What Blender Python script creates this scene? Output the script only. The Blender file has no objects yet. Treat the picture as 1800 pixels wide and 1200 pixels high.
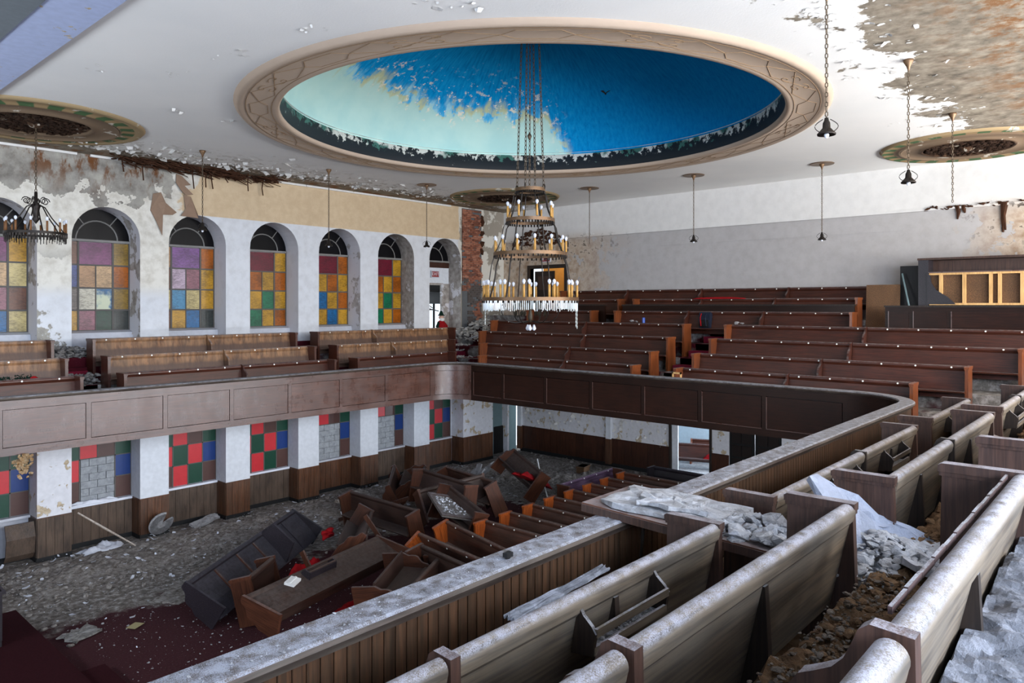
import bpy, math, random
from math import sin, cos, pi, radians as R, sqrt, atan2
from mathutils import Vector, Matrix, Euler
random.seed(7)
S = bpy.context.scene
COL = S.collection

# ------------------------------------------------------------------ camera, light, exposure
ZC = 6.13                                   # eye height over the nave floor
cam = bpy.data.cameras.new('camera'); cam.sensor_width = 36; cam.lens = 36 * 1276 / 1800
cam.shift_y = -64 / 1800; cam.clip_start = .05
co = bpy.data.objects.new('camera', cam); COL.objects.link(co)
co.location = (0, 0, ZC); co.rotation_euler = (R(90), 0, R(41.684 - 90)); S.camera = co
S.view_settings.view_transform = 'Standard'; S.view_settings.look = 'None'
S.view_settings.gamma = 1; S.view_settings.use_curve_mapping = False
S.view_settings.exposure = 0.25
W = bpy.data.worlds.new('world'); S.world = W; W.use_nodes = True
W.node_tree.nodes['Background'].inputs[0].default_value = (.80, .90, 1, 1)
W.node_tree.nodes['Background'].inputs[1].default_value = 1.6

def area(name, loc, rot, sx, sy, power, col):
    l = bpy.data.lights.new(name, 'AREA'); l.shape = 'RECTANGLE'; l.size = sx; l.size_y = sy
    l.energy = power; l.color = col
    o = bpy.data.objects.new(name, l); COL.objects.link(o); o.location = loc; o.rotation_euler = rot
    return o
YR = -4.4                                   # window wall behind the camera
for k in range(8):                          # daylight through the arched windows behind the camera
    x = -2.4 + 3.1 * k
    cool = k < 3
    area('window_daylight', (x, YR - .05, ZC + 1.25), (R(90 + (-6, -6, -6, 4, 8, 16, 16, 16)[k]), 0, 0), 1.5, 2.7,
         620 if cool else (330 if k < 5 else 290), (.66, .79, 1) if cool else (1, .97, .93))
    area('ceiling_fill', (x, YR - .02, ZC + .2), (R(90 + 48), 0, 0), 1.5, .8, (10, 10, 15, 30, 120, 240, 380, 420)[k], (.95, .97, 1))  # upward fill light added at the sills to brighten the ceiling
for k in range(8):                          # lower windows under the near gallery
    area('lower_window_daylight', (-2.4 + 3.1 * k, YR + .02, 2.1), (R(90), 0, 0), 1.5, 2.2, 200, (.88, .93, 1))
# unseen light at the front end of the nave, added to fill the left ceiling
area('chancel_fill', (-4.3, 12.5, ZC + .6), (0, R(-90 - 22), 0), 3.2, 5.5, 900, (.84, .92, 1))

# ------------------------------------------------------------------ helpers
g_ = random.gauss
def lin(r, g, b):
    f = lambda v: (v / 255 / 12.92) if v / 255 <= .04045 else ((v / 255 + .055) / 1.055) ** 2.4
    return (f(r), f(g), f(b), 1)

_p = (1 + sqrt(5)) / 2; _q = sqrt(1 + _p * _p)
ICO = [(x / _q, y / _q, z / _q) for x, y, z in ((-1, _p, 0), (1, _p, 0), (-1, -_p, 0), (1, -_p, 0), (0, -1, _p), (0, 1, _p), (0, -1, -_p), (0, 1, -_p), (_p, 0, -1), (_p, 0, 1), (-_p, 0, -1), (-_p, 0, 1))]
ICF = ((0, 11, 5), (0, 5, 1), (0, 1, 7), (0, 7, 10), (0, 10, 11), (1, 5, 9), (5, 11, 4), (11, 10, 2), (10, 7, 6), (7, 1, 8), (3, 9, 4), (3, 4, 2), (3, 2, 6), (3, 6, 8), (3, 8, 9), (4, 9, 5), (2, 4, 11), (6, 2, 10), (8, 6, 7), (9, 8, 1))
class MB:
    def __init__(s): s.v = []; s.f = []
    def poly(s, pts):
        n = len(s.v); s.v += [tuple(p) for p in pts]; s.f.append(tuple(range(n, n + len(pts))))
    def box(s, x0, x1, y0, y1, z0, z1, M=None):
        n = len(s.v)
        p = [(x0, y0, z0), (x1, y0, z0), (x1, y1, z0), (x0, y1, z0), (x0, y0, z1), (x1, y0, z1), (x1, y1, z1), (x0, y1, z1)]
        if M: p = [tuple(M @ Vector(q)) for q in p]
        s.v += p
        s.f += [tuple(n + i for i in q) for q in ((3, 2, 1, 0), (4, 5, 6, 7), (0, 1, 5, 4), (1, 2, 6, 5), (2, 3, 7, 6), (3, 0, 4, 7))]
    def prism(s, prof, x0, x1, M=None):
        "profile of (y, z) points extruded along x"
        n = len(s.v); k = len(prof)
        p = [(x0, a, b) for a, b in prof] + [(x1, a, b) for a, b in prof]
        if M: p = [tuple(M @ Vector(q)) for q in p]
        s.v += p
        s.f.append(tuple(n + i for i in range(k))); s.f.append(tuple(n + k + i for i in reversed(range(k))))
        for i in range(k):
            j = (i + 1) % k; s.f.append((n + i, n + k + i, n + k + j, n + j))
    def tube(s, pts, r, seg=6, closed=False, cap=True):
        pts = [Vector(p) for p in pts]; n0 = len(s.v); m = len(pts)
        for i, p in enumerate(pts):
            a = pts[(i - 1) % m] if (closed or i > 0) else p
            b = pts[(i + 1) % m] if (closed or i < m - 1) else p
            t = (b - a); t = t.normalized() if t.length > 1e-9 else Vector((0, 0, 1))
            up = Vector((0, 0, 1)) if abs(t.z) < .9 else Vector((1, 0, 0))
            u = t.cross(up).normalized(); w = u.cross(t)
            rr = r[i] if isinstance(r, (list, tuple)) else r
            for k in range(seg):
                q = 2 * pi * k / seg; s.v.append(tuple(p + (u * cos(q) + w * sin(q)) * rr))
        for i in range(m if closed else m - 1):
            j = (i + 1) % m
            for k in range(seg):
                l = (k + 1) % seg
                s.f.append((n0 + i * seg + k, n0 + j * seg + k, n0 + j * seg + l, n0 + i * seg + l))
        if cap and not closed:
            s.f.append(tuple(n0 + k for k in range(seg))); s.f.append(tuple(n0 + (m - 1) * seg + k for k in reversed(range(seg))))
    def lathe(s, prof, c=(0, 0, 0), seg=24, a0=0, a1=2 * pi):
        n0 = len(s.v); full = abs(a1 - a0 - 2 * pi) < 1e-6; m = seg if full else seg + 1
        for i in range(m):
            q = a0 + (a1 - a0) * i / seg
            for r, z in prof: s.v.append((c[0] + r * cos(q), c[1] + r * sin(q), c[2] + z))
        k = len(prof)
        for i in range(seg):
            j = (i + 1) % m
            for q in range(k - 1):
                s.f.append((n0 + i * k + q, n0 + j * k + q, n0 + j * k + q + 1, n0 + i * k + q + 1))
    def sweep(s, path, prof, closed=False):
        "path: list of ((x,y),(nx,ny)); prof: (offset, z) closed polygon"
        n0 = len(s.v); k = len(prof)
        for (x, y), (nx, ny) in path:
            for o, z in prof: s.v.append((x + nx * o, y + ny * o, z))
        for i in range(len(path) - 1):
            for q in range(k):
                w = (q + 1) % k
                s.f.append((n0 + i * k + q, n0 + (i + 1) * k + q, n0 + (i + 1) * k + w, n0 + i * k + w))
        s.f.append(tuple(n0 + q for q in range(k))); s.f.append(tuple(n0 + (len(path) - 1) * k + q for q in reversed(range(k))))
    def rock(s, c, r, flat=.7, squash=None):
        "uneven twenty-faced lump"
        n = len(s.v); t = random.uniform(0, pi); u = random.uniform
        sx, sy, sz = r * u(.7, 1.3), r * u(.6, 1.05), r * flat * u(.6, 1.2)
        tx, ty, ct, st = u(-.35, .35), u(-.35, .35), cos(t), sin(t)
        for x, y, z in ICO:
            k = u(.68, 1.12); x, y, z = x * sx * k, y * sy * k, min(z, u(.5, .9)) * sz * k
            z += x * tx + y * ty
            s.v.append((c[0] + x * ct - y * st, c[1] + x * st + y * ct, c[2] + z))
        s.f += [(n + a, n + b, n + d) for a, b, d in ICF]
    def flake(s, c, r, nrm=(0, 0, -1)):
        n = len(s.v); t = random.uniform(0, 2 * pi); d = random.uniform(.1, .8) * r
        w = r * random.uniform(.4, .9)
        P = [(-r, -w, 0), (0, -w * 1.2, .02 * r), (r, -w * .7, d), (r, w * .8, d * 1.2), (0, w, .02 * r), (-r, w * .6, 0)]
        for x, y, z in P:
            X, Y = x * cos(t) - y * sin(t), x * sin(t) + y * cos(t)
            if nrm == (0, 0, -1): s.v.append((c[0] + X, c[1] + Y, c[2] - z - .004))
            elif nrm == (0, 0, 1): s.v.append((c[0] + X, c[1] + Y, c[2] + z + .004))
            elif nrm == (0, -1, 0): s.v.append((c[0] + X, c[1] - z - .004, c[2] + Y))
            else: s.v.append((c[0] - z - .004, c[1] + X, c[2] + Y))
        s.f += [(n, n + 1, n + 4, n + 5), (n + 1, n + 2, n + 3, n + 4)]
    def build(s, name, m, parent=None, smooth=False, kind=None):
        me = bpy.data.meshes.new(name); me.from_pydata(s.v, [], s.f); me.materials.append(m)
        if smooth: me.polygons.foreach_set('use_smooth', [True] * len(me.polygons))
        me.update()
        o = bpy.data.objects.new(name, me); COL.objects.link(o)
        if parent: o.parent = parent
        if kind: o['kind'] = kind
        return o

def thing(name, label, cat, loc=(0, 0, 0), rot=(0, 0, 0), group=None):
    o = bpy.data.objects.new(name, None); COL.objects.link(o); o.location = loc
    o.rotation_euler = rot if isinstance(rot, (tuple, list, Euler)) else (0, 0, rot)
    o.empty_display_size = .1
    return tag(o, label, cat, group)
def tag(o, label, cat, group=None, kind=None):
    o['label'] = label; o['category'] = cat
    if group: o['group'] = group
    if kind: o['kind'] = kind
    return o
def struct(name, mb, m, smooth=False):
    o = mb.build(name, m, None, smooth); o['kind'] = 'structure'; return o
def sroot(name, loc=(0, 0, 0), rz=0):
    o = bpy.data.objects.new(name, None); COL.objects.link(o); o.location = loc; o.rotation_euler = (0, 0, rz)
    o['kind'] = 'structure'; o.empty_display_size = .1; return o
def smooth_by_angle(o, a=40):
    for p in o.data.polygons: p.use_smooth = True
    try: o.data.set_sharp_from_angle(angle=R(a))
    except Exception: pass
    return o

# ------------------------------------------------------------------ materials
class NT:
    def __init__(s, name):
        s.m = bpy.data.materials.new(name); s.m.use_nodes = True; s.t = s.m.node_tree
        s.b = s.t.nodes['Principled BSDF']; s._c = None
    def n(s, ty, **k):
        o = s.t.nodes.new(ty)
        for a, v in k.items(): setattr(o, a, v)
        return o
    def put(s, sock, v):
        if hasattr(v, 'is_output'): s.t.links.new(v, sock)
        else:
            if isinstance(v, tuple) and len(v) == 3 and sock.type == 'RGBA': v = v + (1,)
            sock.default_value = v
    def coord(s):
        if s._c is None: s._c = s.n('ShaderNodeTexCoord').outputs['Object']
        return s._c
    def pos(s): return s.n('ShaderNodeNewGeometry').outputs['Position']
    def map(s, v, sc=(1, 1, 1), loc=(0, 0, 0), rot=(0, 0, 0)):
        o = s.n('ShaderNodeMapping'); s.put(o.inputs[0], v); o.inputs[1].default_value = loc; o.inputs[2].default_value = rot; o.inputs[3].default_value = sc
        return o.outputs[0]
    def noise(s, v, sc, det=4, rough=.55, dist=0, col=False):
        o = s.n('ShaderNodeTexNoise'); s.put(o.inputs['Vector'], v); o.inputs['Scale'].default_value = sc
        o.inputs['Detail'].default_value = det; o.inputs['Roughness'].default_value = rough; o.inputs['Distortion'].default_value = dist
        return o.outputs['Color' if col else 'Fac']
    def vor(s, v, sc, out='Distance', feature='F1'):
        o = s.n('ShaderNodeTexVoronoi'); o.feature = feature; s.put(o.inputs['Vector'], v); o.inputs['Scale'].default_value = sc
        return o.outputs[out]
    def math(s, op, a, b=0.0, c=None, clamp=False):
        o = s.n('ShaderNodeMath', operation=op, use_clamp=clamp); s.put(o.inputs[0], a); s.put(o.inputs[1], b)
        if c is not None: s.put(o.inputs[2], c)
        return o.outputs[0]
    def sep(s, v):
        o = s.n('ShaderNodeSeparateXYZ'); s.put(o.inputs[0], v); return o.outputs
    def ss(s, v, a, b):
        "smooth step from a to b"
        o = s.n('ShaderNodeMapRange', interpolation_type='SMOOTHSTEP')
        s.put(o.inputs[0], v)
        if a <= b: lo, hi, x, y = a, b, 0.0, 1.0
        else: lo, hi, x, y = b, a, 1.0, 0.0
        o.inputs[1].default_value = lo; o.inputs[2].default_value = hi; o.inputs[3].default_value = x; o.inputs[4].default_value = y
        return o.outputs[0]
    def mix(s, f, a, b, blend='MIX'):
        o = s.n('ShaderNodeMix', data_type='RGBA', blend_type=blend); s.put(o.inputs[0], f); s.put(o.inputs[6], a); s.put(o.inputs[7], b)
        return o.outputs[2]
    def ramp(s, f, stops):
        o = s.n('ShaderNodeValToRGB'); s.put(o.inputs[0], f); e = o.color_ramp.elements
        while len(e) < len(stops): e.new(.5)
        for q, (p, c) in zip(e, stops): q.position = p; q.color = c if len(c) == 4 else c + (1,)
        return o.outputs[0]
    def rnd(s): return s.n('ShaderNodeObjectInfo').outputs['Random']
    def up(s): return s.sep(s.n('ShaderNodeNewGeometry').outputs['Normal'])[2]
    def bump(s, h, st=.3, d=.02):
        o = s.n('ShaderNodeBump'); o.inputs['Strength'].default_value = st; o.inputs['Distance'].default_value = d
        s.put(o.inputs['Height'], h); s.t.links.new(o.outputs[0], s.b.inputs['Normal'])
    def fin(s, col, rough=.6, spec=.5, metal=0.0):
        s.put(s.b.inputs['Base Color'], col); s.put(s.b.inputs['Roughness'], rough)
        s.put(s.b.inputs['Specular IOR Level'], spec); s.put(s.b.inputs['Metallic'], metal)
        return s.m

def plain(name, c, rough=.6, spec=.4, metal=0.0, var=.12, sc=9):
    t = NT(name); n = t.noise(t.coord(), sc, 3)
    d = tuple(x * (1 - var * 2) for x in c[:3]) + (1,)
    return t.fin(t.mix(n, d, c), rough, spec, metal)

def wood(name, dark, light, dust=0.0, dustc=(168, 168, 170), rough=.4, axis=0, gs=1.0, rand=.0, haze=0.0, hazec=(150, 140, 125), bump=.12, spec=.45, streak=0, band=None):
    """grain along local axis; dust settles on faces that look up; haze = the thin dull film on the varnish"""
    t = NT(name); sc = [46 * gs, 46 * gs, 46 * gs]; sc[axis] = 2.2 * gs
    v = t.map(t.coord(), tuple(sc))
    if rand: v2 = t.n('ShaderNodeVectorMath', operation='ADD'); t.put(v2.inputs[0], v); q = t.n('ShaderNodeCombineXYZ'); t.put(q.inputs[0], t.math('MULTIPLY', t.rnd(), 90.0)); t.put(q.inputs[1], t.math('MULTIPLY', t.rnd(), 37.0)); t.put(v2.inputs[1], q.outputs[0]); v = v2.outputs[0]
    g = t.noise(v, 1, 5, .6, .4)
    c = t.mix(t.ss(g, .28, .72), dark, light)
    big = t.noise(t.coord(), 1.7, 3)
    c = t.mix(t.math('MULTIPLY', t.ss(big, .35, .7), .35), c, tuple(x * .55 for x in dark[:3]) + (1,))
    if rand:
        f = t.math('ADD', 1 - rand, t.math('MULTIPLY', t.rnd(), rand * 2))
        b = t.n('ShaderNodeVectorMath', operation='SCALE'); t.put(b.inputs[0], c); t.put(b.inputs[3], f); c = b.outputs[0]
    ro = rough
    if haze:
        hs = [2.6, 2.6, 2.6]; hs[axis] = .9
        hz = t.math('MULTIPLY', t.ss(t.noise(t.map(t.coord(), tuple(hs)), 1.3, 7, .68), .30, .70), haze)
        c = t.mix(hz, c, lin(*hazec))
        ro = t.math('ADD', rough, t.math('MULTIPLY', hz, .5), clamp=True)
    if dust:
        fine = t.math('ADD', t.math('MULTIPLY', t.noise(t.coord(), 160, 2, .8), .55), t.math('MULTIPLY', t.noise(t.coord(), 12, 4, .6), .45))
        d = t.math('MULTIPLY', t.ss(t.up(), .25, .8), t.math('MULTIPLY', t.ss(fine, .38, .60), dust))
        c = t.mix(d, c, lin(*dustc))
        ro = t.math('ADD', ro, t.math('MULTIPLY', d, .5), clamp=True)
    if streak:
        ro = t.math('ADD', ro, t.math('MULTIPLY', t.ss(t.noise(t.map(t.pos(), (3.5, 3.5, 1.2)), 1.2, 6, .65), .3, .7), streak), clamp=True)
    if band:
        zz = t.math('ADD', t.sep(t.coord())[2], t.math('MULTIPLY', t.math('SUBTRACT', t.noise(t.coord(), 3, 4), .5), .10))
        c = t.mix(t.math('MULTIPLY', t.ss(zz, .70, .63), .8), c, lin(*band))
    if bump: t.bump(g, bump, .004)
    return t.fin(c, ro, spec)

M = {}
M['pew'] = wood('varnished_pew_wood', lin(47, 21, 13), lin(80, 38, 25), .25, rough=.32, haze=.05, hazec=(120, 95, 80), rand=.12)
M['pew_end'] = wood('varnished_pew_end', lin(84, 42, 22), lin(132, 72, 38), .3, rough=.3, axis=2, rand=.12)
M['pew_left'] = wood('dark_banded_pew_wood', lin(74, 44, 28), lin(150, 106, 70), .5, rough=.4, haze=.25, hazec=(160, 134, 106), axis=2, gs=.3, band=(82, 62, 54))  # band: backs darker towards the bottom, with an uneven edge
M['oak'] = wood('dusty_oak', lin(48, 38, 29), lin(112, 96, 77), .9, (152, 150, 157), rough=.5, haze=.3, hazec=(132, 125, 114), gs=.7)
M['oak_end'] = wood('dusty_oak_end', lin(44, 27, 20), lin(78, 53, 42), .8, (150, 146, 150), rough=.45, haze=.12, hazec=(96, 84, 80), axis=2)
M['oak_dark'] = wood('dark_divider', lin(26, 19, 15), lin(52, 40, 32), .7, rough=.5, axis=2)
M['nave_pew'] = wood('nave_pew_wood', lin(50, 26, 19), lin(84, 46, 33), .3, (150, 145, 140), rough=.35, haze=.1, rand=.15)
M['nave_end'] = wood('nave_pew_end', lin(120, 54, 22), lin(186, 94, 38), .2, rough=.3, axis=2, rand=.15)
M['pile_pew'] = wood('tumbled_pew_wood', lin(34, 21, 17), lin(62, 39, 31), .3, (120, 114, 110), rough=.38, haze=.15, hazec=(95, 80, 72), rand=.22)
M['pile_end'] = wood('tumbled_pew_end', lin(52, 29, 20), lin(86, 50, 34), .25, rough=.35, axis=2, rand=.3)
M['pile_dark'] = wood('tumbled_dark_wood', lin(26, 22, 26), lin(48, 42, 48), .25, (120, 122, 135), rough=.35)
M['panel'] = wood('parapet_panel_wood', lin(58, 33, 25), lin(94, 58, 44), 0, rough=.2, haze=.16, hazec=(120, 100, 96), rand=.1, spec=.8, streak=.14)
M['frame'] = wood('parapet_frame_wood', lin(58, 34, 27), lin(92, 58, 46), 0, rough=.22, haze=.2, hazec=(125, 112, 108), spec=.8, streak=.1)
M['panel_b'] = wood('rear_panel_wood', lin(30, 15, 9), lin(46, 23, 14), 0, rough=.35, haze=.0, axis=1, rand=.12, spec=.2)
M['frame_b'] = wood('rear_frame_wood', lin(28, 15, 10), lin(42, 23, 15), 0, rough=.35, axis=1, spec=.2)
M['cap'] = wood('dusty_cap_rail', lin(40, 31, 27), lin(70, 56, 50), .95, (150, 152, 160), rough=.4, haze=.2)
M['plank'] = wood('beadboard_plank', lin(36, 22, 14), lin(78, 50, 32), .2, rough=.3, axis=2, rand=.32, haze=.16, hazec=(110, 96, 78))
M['wains'] = wood('wainscot_board', lin(60, 35, 21), lin(108, 66, 40), .3, rough=.4, axis=2, rand=.14, haze=.1)
M['wains_w'] = wood('weathered_wainscot', lin(44, 32, 25), lin(88, 70, 56), .3, rough=.6, axis=2, rand=.1, haze=.5, hazec=(116, 98, 84))
M['wains_d'] = wood('rear_wainscot', lin(46, 24, 15), lin(76, 42, 26), .1, rough=.4, axis=2, rand=.2)
M['rawpine'] = wood('raw_pine', lin(196, 150, 92), lin(228, 186, 126), .3, rough=.6, axis=2)
M['ply'] = wood('brown_plywood', lin(78, 54, 34), lin(118, 86, 56), .5, rough=.7)
M['iron'] = plain('blackened_iron', lin(46, 40, 36), .5, .5, .6)
M['brass'] = plain('aged_brass_band', lin(120, 92, 66), .45, .5, .5)
M['chain'] = plain('rusty_chain', lin(92, 78, 62), .5, .5, .5)
M['candle'] = plain('amber_candle_sleeve', lin(206, 156, 84), .5)
M['bulb'] = plain('frosted_bulb', lin(225, 228, 238), .15, .6, var=.02)
M['crystal'] = plain('glass_prisms', lin(205, 212, 208), .1, .8, var=.1, sc=30)
M['leafmetal'] = plain('bronze_leaf', lin(64, 56, 44), .5, .5, .5)
M['red'] = plain('red_cushion_cloth', lin(168, 18, 26), .85, .2, var=.25)
M['redcarpet'] = plain('red_stair_carpet', lin(118, 30, 50), .95, .1, var=.25, sc=40)
M['white'] = plain('white_enamel', lin(232, 232, 230), .4)
M['tag'] = plain('white_seat_tag', lin(235, 235, 228), .5, var=.02)
M['black'] = plain('near_black', lin(16, 15, 16), .5)
M['snow'] = plain('snow_and_plaster_dust', lin(226, 230, 240), .9, .2, var=.06, sc=14)
M['bluebox'] = plain('navy_plastic', lin(22, 30, 48), .5)
M['rust'] = plain('rusty_lath', lin(88, 56, 38), .9, .2, var=.45, sc=14)
M['teal'] = plain('grey_teal_paint', lin(112, 134, 138), .7, .3)
M['base'] = plain('dark_baseboard', lin(24, 26, 28), .6)
M['cord'] = plain('green_garland', lin(22, 60, 48), .9, .2, var=.5, sc=60)
M['gold'] = plain('gold_stencil_line', lin(132, 106, 78), .8)
M['lead'] = plain('grey_lead_came', lin(92, 88, 84), .6)
M['leadw'] = plain('pale_muntin', lin(138, 136, 132), .6)

def m_debris(name, cols, sc=6, rough=.95):
    t = NT(name); a = t.noise(t.coord(), sc, 6, .7); b = t.vor(t.coord(), sc * 3.1, 'Color')
    c = t.ramp(a, [(i / (len(cols) - 1) * .5 + .25, lin(*q)) for i, q in enumerate(cols)])
    c = t.mix(.35, c, t.ramp(t.sep(b)[0], [(0, lin(*cols[0])), (1, lin(*cols[-1]))]))
    t.bump(t.noise(t.coord(), sc * 9, 6, .7), .8, .03)
    return t.fin(c, rough, .2)
M['deb_gray'] = m_debris('grey_plaster_rubble', [(70, 66, 62), (128, 124, 120), (176, 174, 172)])
M['deb_nave'] = m_debris('nave_floor_rubble', [(70, 62, 56), (134, 126, 118), (200, 196, 192)])
M['deb_brown'] = m_debris('brown_rubble', [(58, 40, 26), (104, 76, 50), (140, 112, 84)])
M['deb_walk'] = m_debris('mixed_walk_rubble', [(66, 52, 40), (104, 90, 76), (150, 142, 134)], 5)
M['deb_pale'] = m_debris('pale_plaster_rubble', [(118, 115, 112), (164, 163, 164), (196, 197, 202)])
M['slab_white'] = m_debris('white_plaster_face', [(118, 121, 130), (142, 146, 158), (160, 164, 178)], 3)
M['deb_cool'] = m_debris('dusty_grey_rubble', [(60, 60, 64), (112, 113, 118), (164, 165, 172)], 6)

def m_ceiling():
    t = NT('ceiling_plaster'); p = t.coord(); X, Y, Z = t.sep(p)
    n = t.noise(p, 1.1, 8, .62); n2 = t.noise(p, 4.5, 5, .6); n3 = t.noise(p, .5, 3)
    # bare plaster over the near gallery and along the window wall
    yn = t.math('ADD', Y, t.math('MULTIPLY', t.math('SUBTRACT', n, .5), 5.2))
    right = t.math('MULTIPLY', t.ss(yn, 3.25, 3.1), t.ss(X, 7.5, 9.5))
    left = t.ss(t.math('ADD', Y, t.math('MULTIPLY', t.math('SUBTRACT', n, .5), 5.0)), 18.7, 18.8)
    lf = t.math('MULTIPLY', t.math('MAXIMUM', t.ss(Y, 16.4, 19.2), t.ss(Y, 3.6, 1.0)), t.ss(n2, .56, .58))
    dm = t.math('MAXIMUM', t.math('MAXIMUM', right, left), lf)
    paint = t.mix(t.ss(n3, .3, .7), lin(234, 233, 231), lin(240, 238, 235))
    bare = t.ramp(n2, [(.25, lin(92, 84, 74)), (.5, lin(136, 126, 112)), (.75, lin(170, 160, 144))])
    rust = t.math('MULTIPLY', t.ss(t.noise(p, 1.7, 7, .75), .47, .60), t.math('MAXIMUM', t.ss(Y, 2.9, 1.2), t.ss(Y, 18.6, 19.6)))
    bare = t.mix(rust, bare, lin(122, 82, 44))
    c = t.mix(dm, paint, bare)
    h = t.math('ADD', t.math('MULTIPLY', t.noise(p, 34, 3, .6), .35), t.math('MULTIPLY', dm, -1.0))
    t.bump(h, .5, .012)
    return t.fin(c, .9, .2)
M['ceiling'] = m_ceiling()

def m_wall_left():
    t = NT('left_wall_plaster'); p = t.coord(); X, Y, Z = t.sep(p)
    h = t.math('SUBTRACT', Z, ZC)
    n = t.noise(p, 1.25, 8, .6); n2 = t.noise(p, 5, 5, .6)
    nz = t.math('SUBTRACT', n, .5)
    white = t.mix(t.ss(n2, .35, .75), lin(214, 216, 220), lin(202, 203, 206))
    beige = t.mix(t.ss(n2, .3, .7), lin(208, 186, 154), lin(198, 174, 142))
    c = t.mix(t.ss(h, 2.47, 2.5), white, beige)
    # first layer gone: pale scratch coat around the damaged bays
    xr = t.ss(t.math('ADD', X, t.math('MULTIPLY', nz, 2.4)), 8.95, 8.85)
    pale = t.ramp(n2, [(.3, lin(196, 190, 178)), (.6, lin(222, 218, 208))])
    c = t.mix(t.math('MULTIPLY', xr, t.ss(h, .1, .6)), c, pale)
    # second layer gone: grey render with rust below the ceiling
    grey = t.ramp(t.noise(p, 2.6, 7, .65), [(.3, lin(112, 106, 100)), (.5, lin(150, 146, 138)), (.7, lin(172, 168, 158))])
    rust = t.math('MULTIPLY', t.ss(t.noise(t.map(p, (1.6, 1.6, .7)), 1.4, 6, .7), .50, .62), t.ss(h, 2.5, 3.6))
    grey = t.mix(rust, grey, lin(104, 66, 36))
    g = t.math('ADD', t.math('MULTIPLY', t.math('SUBTRACT', h, 2.85), .9), t.math('MULTIPLY', nz, 3.2))
    gm = t.math('MULTIPLY', t.ss(g, .0, .03), t.ss(t.math('ADD', X, t.math('MULTIPLY', nz, 1.0)), 8.55, 8.5))
    pier = t.math('MULTIPLY', t.ss(t.math('ADD', nz, t.math('MULTIPLY', t.math('SUBTRACT', 5.95, X), .0)), .04, .06), t.math('MULTIPLY', t.ss(X, 6.2, 6.1), t.ss(h, 1.6, .8)))
    c = t.mix(t.math('MAXIMUM', gm, pier), c, grey)
    # far end beyond the last arch
    fx = t.ss(t.math('ADD', X, t.math('MULTIPLY', nz, .5)), 19.25, 19.3)
    far = t.mix(t.ss(n, .47, .5), lin(150, 142, 130), lin(206, 202, 192))
    c = t.mix(fx, c, far)
    t.bump(t.math('ADD', t.math('MULTIPLY', gm, -1.0), t.math('MULTIPLY', n2, .3)), .5, .02)
    return t.fin(c, .85, .25)
M['wall_left'] = m_wall_left()

def m_jamb():
    t = NT('reveal_plaster'); p = t.coord(); n = t.noise(p, 1.6, 7, .65); X = t.sep(p)[0]
    m = t.math('MAXIMUM', t.ss(n, .52, .55), t.math('MULTIPLY', t.ss(X, 15.2, 16.0), t.ss(n, .40, .44)))
    X2 = t.math('MULTIPLY', t.ss(X, 8.9, 9.3), t.ss(X, 15.0, 14.0))
    m = t.math('MULTIPLY', m, t.math('SUBTRACT', 1.0, t.math('MULTIPLY', X2, .9)))
    c = t.mix(m, lin(204, 202, 206), t.ramp(t.noise(p, 6, 5), [(.3, lin(126, 118, 112)), (.7, lin(176, 170, 164))]))
    return t.fin(c, .85, .2)
M['jamb'] = m_jamb()

def m_wall_back():
    t = NT('rear_wall_plaster'); p = t.coord(); X, Y, Z = t.sep(p); h = t.math('SUBTRACT', Z, ZC)
    n = t.noise(p, 1.5, 8, .62); n2 = t.noise(p, 4, 6, .6)
    up = t.mix(t.ss(n2, .3, .8), lin(222, 220, 217), lin(212, 210, 207))
    lo = t.mix(t.ss(n2, .3, .8), lin(180, 177, 176), lin(170, 166, 164))
    c = t.mix(t.ss(h, 2.5, 2.52), lo, up)
    ends = t.math('MAXIMUM', t.ss(Y, 13.2, 16.6), t.ss(Y, 4.6, 2.2))
    low = t.ss(h, 2.9, 2.2)
    f = t.math('MULTIPLY', t.math('MULTIPLY', ends, low), t.ss(t.math('ADD', n, t.math('MULTIPLY', ends, .18)), .56, .58))
    c = t.mix(f, c, t.ramp(n2, [(.3, lin(150, 122, 96)), (.6, lin(196, 180, 162)), (.8, lin(120, 112, 104))]))
    dk = t.math('MULTIPLY', t.math('MULTIPLY', ends, t.ss(h, 2.7, 2.45)), t.math('MULTIPLY', t.ss(h, 1.2, 2.2), t.ss(n2, .58, .62)))
    c = t.mix(dk, c, lin(84, 74, 66))
    t.bump(t.math('ADD', t.math('MULTIPLY', f, -1.0), t.math('MULTIPLY', n2, .2)), .4, .015)
    return t.fin(c, .85, .25)
M['wall_back'] = m_wall_back()

def m_lowwall(name, base, peel):
    t = NT(name); p = t.coord(); n = t.noise(p, 3.2, 7, .6); n2 = t.noise(p, 9, 4)
    c = t.mix(t.ss(n2, .3, .7), lin(*base), tuple(x * .9 for x in lin(*base)[:3]) + (1,))
    m = t.ss(n, peel, peel + .025)
    c = t.mix(m, c, t.ramp(n2, [(.3, lin(168, 148, 118)), (.7, lin(206, 192, 168))]))
    t.bump(t.math('ADD', m, t.math('MULTIPLY', n2, .2)), .6, .015)
    return t.fin(c, .7, .35)
M['low_white'] = m_lowwall('lower_white_paint', (218, 222, 228), .74)
M['low_peel'] = m_lowwall('lower_peeling_paint', (222, 222, 226), .57)
M['low_side'] = m_lowwall('lower_pier_side', (196, 198, 206), .68)
M['paint_flake'] = m_lowwall('curled_paint', (226, 224, 220), .7)
M['beam'] = m_lowwall('cool_light_tinted_beam', (178, 190, 224), .66)  # cold blue light on the beam is put into its base colour
M['beam2'] = m_lowwall('grey_chancel_plaster', (112, 120, 126), .72)

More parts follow.
